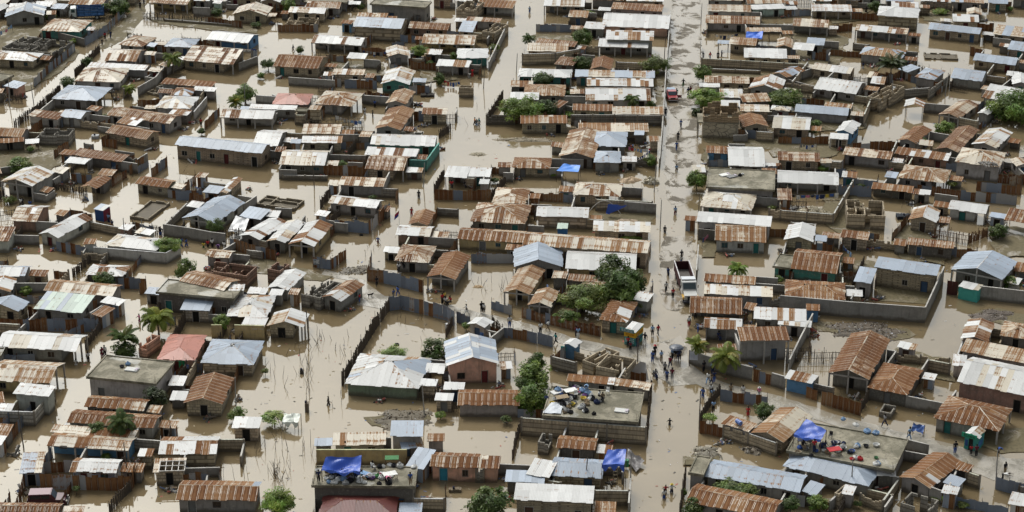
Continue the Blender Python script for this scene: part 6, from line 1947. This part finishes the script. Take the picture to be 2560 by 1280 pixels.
# ---------------------------------------------------------------- washing lines
def washing(x0,y0,x1,y1,z,n,seed,lab,cols='wwlbrpkyn'):
    R=random.Random(seed); a=at(x0,y0,z); b=at(x1,y1,z); o0=a.copy(); o0.z=0; root=empty('washing_line',o0); a-=o0; b-=o0
    sag=lambda t: a.lerp(b,t)-Vector((0,0,.35*math.sin(math.pi*t)))
    mb=MB(); mb.tube([sag(i/8) for i in range(9)],.012,4); mb.build('line',M_WOOD,root,(.3,.3,.3))
    for e in (a,b): pm=MB(); pm.tube([(e.x,e.y,-.5),(e.x,e.y,e.z+.1)],.035,5); pm.build('pole',M_WOOD,root,(.13,.1,.08))
    e=(b-a).normalized(); nn=Vector((-e.y,e.x,0))
    for i in range(n):
        t=(i+.5)/n; w=(b-a).length/n*R.uniform(.55,.95); h=R.uniform(.35,.85); q=sag(t); cm=MB(); m=4
        for j in range(m):
            for k in range(3):
                f=lambda jj,kk: q+e*(w*(jj/m-.5))+Vector((0,0,-h*kk/3))+nn*(.05*math.sin(jj*2.1+i)*kk/2)
                cm.face([f(j,k),f(j+1,k),f(j+1,k+1),f(j,k+1)])
        cm.build('garment',M_CLOTH,root,CW[R.choice(cols)][0])
    tag(root,lab,'washing line',fixed=True)
washing(1942,484,2098,482,1.25,13,1,'long washing line of dark and bright clothes under the long white porch')
washing(838,288,904,302,1.4,7,2,'washing line of white sheets in front of the rust-streaked hipped house','wwwlb')
washing(1570,366,1628,370,1.6,8,3,'washing line of pale clothes in the walled yard beside the main street','wwplr')
washing(1582,398,1626,374,1.5,8,4,'slanting washing line of dark clothes in the walled yard','kwbln')
washing(522,118,640,122,1.3,10,5,'washing line of blue and white clothes along the long white-roofed house','wbnlw')
washing(0,78,30,60,1.6,5,6,'washing line of white clothes at the upper left edge','wwpl')
washing(1788,86,1845,84,1.3,6,7,'washing line of striped clothes beside the torn blue tarpaulin','wngb')
washing(1005,318,1050,312,1.2,7,8,'washing line of dark clothes beside the rusty gable-fronted house','kbnwr')
washing(950,236,985,236,1.0,6,9,'washing line of bright clothes on the block wall beside the cream gable house','pblyr')
washing(2100,600,2130,632,1.4,5,10,'washing line of white and blue cloths by the small rusty shed','wwlb')
washing(1196,628,1250,634,1.5,5,11,'washing line of blue towels beside the long yellow-walled house','bllw')
washing(2000,358,2042,360,1.2,6,12,'washing line of white clothes in front of a tan block house near the ruin','wwgb')
washing(690,660,716,672,1.2,4,13,'pink and purple cloths hung by the roofless stall','pvpp')
washing(1756,595,1776,575,1.5,4,14,'pink and blue clothes hung by the long white lean-to','pblp')
washing(1110,200,1150,204,1.3,6,15,'washing line of coloured clothes under the arcaded porch','rblyw')
washing(905,125,975,128,1.3,8,16,'washing line of dark and pale clothes between two houses near the top','kwgnb')
# ---------------------------------------------------------------- goods rescued onto the flat roofs, barrels, basins
def basin_mesh():
    mb=MB(); mb.lathe([(.22,0),(.30,.20),(.33,.21),(.33,.23),(.29,.2),(.20,.03),(.001,.03)],14); return mb.mesh('basin',M_PLASTIC,True)
def bundle_mesh(seed):
    R=random.Random(seed); mb=MB(); n=10; pr=[(.30,-.02),(.38,.12),(.33,.28),(.18,.40),(.07,.46),(.09,.52),(.001,.50)]; mb.lathe(pr,n)
    mb.v=[(x*(1+R.uniform(-.14,.14)),y*(1+R.uniform(-.14,.14)),z*(1+R.uniform(-.1,.1))) for x,y,z in mb.v]; return mb.mesh('bundle',M_CLOTH,True)
def chair(root,col):
    mbx(root,'seat',[((-.21,-.21,.42),(.21,.21,.46))],M_PLASTIC,col); mbx(root,'backrest',[((-.21,.18,.461),(.21,.22,.86))],M_PLASTIC,col)
    for a in (-.18,.18):
        for b in (-.18,.18): mbx(root,'leg',[((a-.02,b-.02,0),(a+.02,b+.02,.42))],M_PLASTIC,col)
def table(root,col):
    mbx(root,'tabletop',[((-.8,-.5,.7),(.8,.5,.76))],M_PAINT,col)
    for a in (-.72,.72):
        for b in (-.42,.42): mbx(root,'leg',[((a-.03,b-.03,0),(a+.03,b+.03,.7))],M_WOOD,(.15,.1,.07))
BAS=basin_mesh(); BUN=[bundle_mesh(i) for i in range(4)]
GOODS="""1380 1009 2 y|1458 998 2 y|1466 1004 2 h|1430 1013 2 y|1425 1001 2 w|1388 1000 2 w|1474 985 2 w|1437 1008 2 g|1395 978 3 l|1404 988 3 b|1416 979 3 p|1446 984 3 p|1462 990 3 v|1470 986 3 l|1482 994 3 k|1478 990 3 w|1452 1020 3 w|1410 1014 3 n|1424 1016 3 k|1455 978 3 l|1436 972 3 v|1448 976 3 o|1400 1002 3 k|1418 1008 3 g|1464 1028 3 k|1485 1036 3 k|1554 1028 6 w|1426 988 5 w|1405 1005 5 h|1442 974 6 w|1440 992 4 w|1519 985 4 w
820 1186 3 w|828 1194 3 w|846 1200 3 w|858 1200 3 l|874 1204 3 k|836 1208 3 w|862 1210 3 n|900 1204 3 w|912 1208 3 w|906 1196 2 t|920 1196 2 k|888 1186 3 w|896 1192 6 w|910 1186 6 l|950 1190 3 p|955 1194 3 o|945 1192 3 e|966 1188 6 w|975 1198 5 w|838 1188 5 n|870 1186 5 k|950 1168 3 k|958 1168 3 w|975 1164 3 w|985 1166 3 k|1000 1168 3 w|948 1210 3 k|972 1210 3 k|1035 1168 3 w|815 1198 2 w|980 1158 5 e|818 1192 4 h
2076 1095 4 k|2085 1110 2 n|2090 1109 2 w|2095 1108 2 n|2075 1125 2 g|2094 1127 3 w|2105 1124 2 k|2144 1116 3 l|2168 1080 3 l|2190 1084 3 l|2140 1064 3 w|2108 1050 3 l|2085 1136 5 r|2130 1148 3 r|2140 1146 3 w|2150 1149 3 r|2195 1160 3 l|1394 981 6 w|1408 983 3 g|1391 973 3 k|1407 1000 2 w|1425 996 3 k|1417 1028 3 g|1430 992 2 l|1414 1000 3 g|1441 970 3 g|1411 1032 2 h|1416 991 3 k|1421 1010 3 g|1427 1010 2 l|1475 998 3 w|1409 1022 3 w|1416 1012 3 w|1427 1031 3 k|1482 1000 3 k|1426 997 3 w|1461 1029 3 w|1432 970 3 k|1366 995 3 n|1468 1012 3 h|1500 1005 3 g|1407 1014 3 k|1422 1019 3 h|1419 986 3 h|1457 1015 3 g|1427 992 2 v|1436 996 2 k|1445 984 3 g|1492 1008 3 n|1419 1006 2 g|1393 979 3 g|858 1196 3 h|975 1209 2 g|955 1192 3 k|840 1194 3 g|974 1204 2 g|840 1186 3 g|930 1197 2 v|822 1206 3 l|837 1180 3 v|876 1186 3 h|901 1180 3 k|843 1184 3 n|846 1192 3 n|872 1204 3 k|881 1202 3 k|922 1191 3 k|959 1191 2 g|908 1202 3 h|855 1180 3 g|795 1179 2 w|936 1191 2 w|864 1211 3 g|818 1187 3 g|892 1188 3 n|925 1193 3 w|874 1199 3 v|955 1196 3 w|828 1186 3 k|951 1194 3 k|951 1183 2 k|2140 1119 3 w|2069 1133 2 h|2165 1117 2 k|2109 1108 3 n|2122 1132 2 n|2190 1115 2 w|2028 1139 3 k|2130 1130 2 b|2125 1132 2 k|1995 1133 2 h|2014 1124 2 g|2056 1117 3 n|2084 1123 3 n|2107 1119 3 w|2023 1100 3 h|2108 1123 2 w|2190 1162 3 w|2190 1146 2 e|2010 1112 5 n|2000 1120 3 b|2040 1128 3 b|2060 1128 2 w
320 912 3 l|305 918 2 k|330 925 6 w|1850 440 3 k|1812 438 6 w|1830 442 6 g|1856 436 3 w|640 62 3 k"""
NM={'2':'basin','3':'cloth_bundle','4':'chair','5':'table','6':'mattress'}
ROOFZ=lambda x,y: 3.0 if 1350<x<1640 and 950<y<1070 else 3.4 if 770<x<1050 and y>1140 else 2.6 if 1940<x<2260 and y>1030 else 3.2 if 200<x<440 and 890<y<970 else 2.9 if 1760<x<1945 and 420<y<480 else 0.1
PIECE={'2':'plastic basin','3':'tied cloth bundle','4':'plastic chair','5':'low table','6':'thin mattress'}
for k,s in enumerate(GOODS.replace('\n','|').split('|')):
    x,y,t,c=s.split(); x=float(x); y=float(y); R=random.Random(300+k); z=ROOFZ(x,y)+.012; p=at(x,y,z); col=CW[c][0]; kk=R.uniform(.85,1.15); col=tuple(min(.85,a*kk) for a in col); nm=NM[t]
    if t=='2': o=link(nm,BAS,None,col); s_=R.uniform(.8,1.3); o.scale=(s_,s_,s_)
    elif t=='3': o=link(nm,BUN[k%4],None,col); s_=R.uniform(.7,1.25); o.scale=(s_,s_*R.uniform(.8,1.3),s_*R.uniform(.7,1.1))
    else:
        o=empty(nm,p)
        if t=='4': chair(o,col)
        elif t=='5': table(o,col)
        else:
            q=mbx(o,'pad',[((-.85,-.5,.02),(.85,.5,.16))],M_CLOTH,col); bevel(q,.05); q2=mbx(o,'pillow',[((.5,-.3,.165),(.8,.3,.25))],M_CLOTH,(.5,.45,.5)); bevel(q2,.04)
    o.location=p; o.rotation_euler=(0,0,R.uniform(-.6,.6)); tag(o,CW[c][1]+' '+PIECE[t],nm.replace('_',' '),p=(x,y))
def barrel(x,y,z,col,lab,lie=False):
    p=at(x,y,z); o=empty('barrel',p); mb=MB(); M=Matrix.Translation((0,0,.3))@Matrix.Rotation(math.pi/2,4,'X')@Matrix.Translation((0,0,-.45)) if lie else Matrix()
    mb.lathe([(.001,0),(.28,0),(.29,.02),(.29,.29),(.31,.3),(.29,.31),(.29,.59),(.31,.6),(.29,.61),(.29,.88),(.28,.9),(.001,.9)],16,M); mb.build('drum',M_PLASTIC,o,col,True); 
    l=MB(); l.lathe([(.06,.9),(.06,.93),(.001,.93)],8,M@Matrix.Translation((.12,0,0))); l.build('cap',M_PLASTIC,o,(.05,.05,.05)); tag(o,lab,'barrel',fixed=True); o.rotation_euler=(0,0,.5 if lie else 0)
barrel(1847,1061,2.15,(.10,.17,.42),'blue plastic barrel lying on the low cream roof by the street',True)
barrel(1205,846,.0,(.05,.13,.35),'blue water barrel beside the little pink and white chapel hut')
barrel(1566,1166,.3,(.02,.20,.08),'green bucket drum on the small terrace by the blue tarpaulin')
barrel(1118,824,.2,(.4,.4,.4),'pale drum with bundles by the fence corner')
# tyres and small islands in the water
def tyre(x,y,lab):
    p=at(x,y); o=empty('tyre',(p.x,p.y,.02)); mb=MB(); mb.lathe([(.18,0),(.30,-.03),(.34,.06),(.30,.14),(.18,.11),(.18,0)],16); mb.build('ring',M_RUBBER,o,(.025,.025,.025),True); tag(o,lab,'tyre',fixed=True)
tyre(903,588,'old tyre half sunk beside the curved tin fence'); tyre(2250,600,'tyre lying in the narrow flooded alley'); tyre(992,862,'tyre stump in the middle of the fenced pool')
# rough boats of debris
def raft(x,y,w,d,h,col,lab):
    R=random.Random(int(x)); p=at(x,y); o=empty('wreckage',(p.x,p.y,0)); mb=MB(); n=int(w/.25)
    for i in range(n): 
        g=R.uniform(.7,1.3); mb.box((-w/2+i*.25,-d/2+R.uniform(-.1,.1),R.uniform(0,.04)),(-w/2+i*.25+.22,d/2+R.uniform(-.1,.1),h+R.uniform(-.03,.05)),None,(g,g,g,0))
    mb.build('planks',M_WOOD,o,col); b=MB(); b.box((-.3,-.2,h+.06),(-.05,.05,h+.3)); b.build('bundle',M_CLOTH,o,(.03,.03,.05)); tag(o,lab,'wreckage',fixed=True)
raft(1138,1228,1.5,.6,.35,(.22,.18,.13),'small wooden trough afloat below the pink and blue house')
raft(757,932,.7,.6,.4,(.08,.07,.06),'dark floating stump with scraps in the left water')
raft(769,1028,.6,.6,1.2,(.16,.13,.10),'short block pier standing alone in the left water')
raft(1070,240,2.6,1.4,.35,(.05,.045,.04),'tangle of dark branches floating by the cream gable house')
raft(240,345,1.4,1.0,.5,(.42,.43,.44),'tilted white wreck panel floating near the long rusty house')
raft(2262,545,2.6,1.4,.5,(.03,.035,.045),'dark tarred box behind the unfinished block house')
# flag on the white-roofed shed
p=at(999,596,0); o=empty('flag',(p.x,p.y,0)); mb=MB(); mb.tube([(0,0,0),(0,0,4.6)],.025,5); mb.build('flagpole',M_WOOD,o,(.3,.28,.25))
for k,c in enumerate(((.30,.03,.05),(.03,.05,.25))):
    mb=MB()
    for i in range(4):
        f=lambda a,b: Vector((-.16*a-.05*b,.05*math.sin(a*1.5),4.5-.45*b-.15*a))
        mb.face([f(i,k),f(i+1,k),f(i+1,k+1),f(i,k+1)])
    mb.build('cloth',M_CLOTH,o,c)
tag(o,'blue and red flag on a thin pole above a white-roofed shed','flag',fixed=True)
# dog and ladder and arch hoop
p=at(926,743); o=empty('dog',(p.x,p.y,0)); V=[(0,0,.42),(.25,0,.45),(.4,0,.58),(.52,0,.60),(-.28,0,.44),(-.45,0,.56)]; E=[(0,1),(1,2),(2,3),(0,4),(4,5)]; RR=[.11,.12,.08,.05,.10,.02]
for a,i in ((.22,1),(-.26,4)):
    for s in (-.07,.07): V+= [(a,s,.28),(a-.03,s,.03)]; E+=[(i,len(V)-2),(len(V)-2,len(V)-1)]; RR+=[.045,.025]
me=skin_mesh('dog_body',V,E,RR,1,M_CLOTH); q=link('body',me,o,(.012,.011,.010)); o.rotation_euler=(0,0,.3)
tag(o,'black dog standing on the wet paved street','dog',fixed=True)
p=at(1538,1208); o=empty('ladder',(p.x,p.y,0)); mb=MB()
for s in (-.25,.25): mb.beam((s,-.5,-.3),(s,.3,2.6),.06)
mb.build('rail',M_WOOD,o,(.3,.25,.17)); mb=MB()
for k in range(7): t=(k+.5)/7; mb.beam((-.25,-.5+.8*t,-.3+2.9*t),(.25,-.5+.8*t,-.3+2.9*t),.05)
mb.build('rungs',M_WOOD,o,(.3,.25,.17)); tag(o,'wooden ladder leaning on the small terrace under the blue tarpaulin','ladder',fixed=True)
p=at(1510,540,0); o=empty('hoop_pipe',(p.x,p.y,0)); mb=MB(); mb.tube([(-2.6+5.2*t/10,0,.4+2.2*math.sin(math.pi*t/10)) for t in range(11)],.05,6); mb.build('pipe',M_PAINT,o,(.5,.48,.44)); tag(o,'pale pipe bent into an arch over the block yard','pipe',fixed=True)
# ---------------------------------------------------------------- labels: how it looks, then what it stands beside
LM=[("blue-bedded lorry",217,35),("yellow porch house",420,22),("pink hipped roof",735,245),("red pickup",1680,245),("two-storey stone ruin",1797,300),("dump truck",1712,710),("yellow kiosk",1582,845),
("long block school",550,372),("teal walled house",1010,385),("light blue awning",1420,420),("pale stone pile",2026,530),("white stone heap",1628,452),("walled mud compound",2240,735),("turquoise box kiosk",2422,735),
("tall dark palm",2230,150),("red-sided blue kiosk",253,535),("maroon jeep",120,1245),("maroon hipped roof",895,1262),("cluttered flat roof",1490,1005),("blue tarp flat roof",910,1185),("corner concrete terrace",2110,1125),
("green shop kiosk",2432,1105),("pink and blue house",1140,1160),("peach gabled house",1185,925),("moss-stained hipped house",965,950),("blue tin shack",1995,955),("stilt shelter",242,470),("stone rubble house",388,470),
("flag",996,580),("dense round tree",1742,446),("big dark tree",1540,690),("yellowing palm",392,790),("salmon hipped roof",455,870),("mossy flat roof",320,925),("unfinished tan house",2175,525),("pink ruin",570,668),
("small street-corner terrace",1750,1160),("tree at right edge",2530,260),("arched white porch",1135,165),("green feathery tree",1310,265),("stilt hut",2300,260),("fenced pool",1030,830),("rubbish heap",2165,828),("dark rubbish heap",1005,1050),
("open frame roof",428,1155),("big rusty gabled house",2150,900),("long washing line",2020,483),("lone tan block hut",1164,230),("tall tree by cluttered roof",1335,905),("top left corner",0,0),("top right corner",2560,0),("bottom left corner",0,1280),
("bottom right corner",2560,1280),("left edge",0,640),("right edge",2560,640),("middle of the top edge",1280,0),("bottom edge of the main street",1660,1280),("top end of the main street",1715,0),("large grey gable house",2450,660),("long grey roof",2060,1190),
("long yellow-walled house",1225,595),("three narrow gables",715,590),("twin low palms",1790,870),("green-grey roof",150,755),("curved tin fence",930,570),("two-storey white house",1915,835),("long white lean-to",1830,560),("white school hall",1590,55),
("teal hipped house",1365,188),("shiny white hipped roof",2245,35),("grey cross-gabled house",70,35),("patched white roof",1868,392),("rooftop parapet",2470,400),("dark rust long roof",2395,350)]
def rel(x,y,l):
    dx,dy=x-l[1],y-l[2]
    if abs(dx)>abs(dy)*1.6: return ('left of ' if dx<0 else 'right of ')
    if abs(dy)>abs(dx)*1.6: return ('behind ' if dy<0 else 'in front of ')
    return ('behind and left of ' if dx<0 else 'behind and right of ') if dy<0 else ('in front and left of ' if dx<0 else 'in front and right of ')
def words(s): return len(s.split())
used=set(); cands={}
def options(d,x,y):
    L=sorted(LM,key=lambda l:(x-l[1])**2+((y-l[2])*1.6)**2)[:9]
    L=[l for l in L if (x-l[1])**2+(y-l[2])**2>9**2 or True]
    for l in L[:3]:
        dist=math.hypot(x-l[1],y-l[2])
        if dist<16: continue
        yield '%s %sthe %s'%(d,('just ' if dist<60 else '')+rel(x,y,l),l[0])
    for i in range(len(L)):
        for j in range(i+1,len(L)): yield '%s between the %s and the %s'%(d,L[i][0],L[j][0])
    for l in L[3:]: yield '%s %sthe %s'%(d,rel(x,y,l),l[0])
ORD=['first','second','third','fourth','fifth','sixth','seventh','eighth']
def short(d):
    for a,b in ((' and ',' '),):
        pass
    return d
pend=[]
for (o,d,x,y) in THINGS:
    lab=None
    for c in options(d,x,y):
        if words(c)<=16 and c not in used: lab=c; break
    if lab is None:
        for c in options(' '.join(d.split()[-4:]),x,y):
            if words(c)<=16 and c not in used: lab=c; break
    if lab is None: lab=' '.join((d+' near the '+LM[0][0]).split()[:16])
    used.add(lab); o['label']=lab
GRP={'house':'tin-roofed houses standing in the flood','shed':'small sheds and latrines','shelter':'open shelters on posts','fence':'fences round the flooded yards','wall':'yard walls','ruin':'roofless block buildings','tree':'leafy trees among the houses','shrub':'shrubs among the houses','palm tree':'palm trees','person':'people in the flooded streets','pole':'tall wooden poles','basin':'basins rescued onto roofs','cloth bundle':'bundles rescued onto roofs','chair':'chairs on the flat roofs','table':'tables on the flat roofs','mattress':'mattresses on the flat roofs','kiosk':'street kiosks','tarpaulin':'tarpaulin shelters','washing line':'washing lines','rubbish heap':'rubbish heaps','rubble pile':'rubble piles','clutter':'small clutter piles beside houses'}
for o in C.objects:
    if o.parent is None and 'category' in o and 'group' not in o and o['category'] in GRP: o['group']=GRP[o['category']]
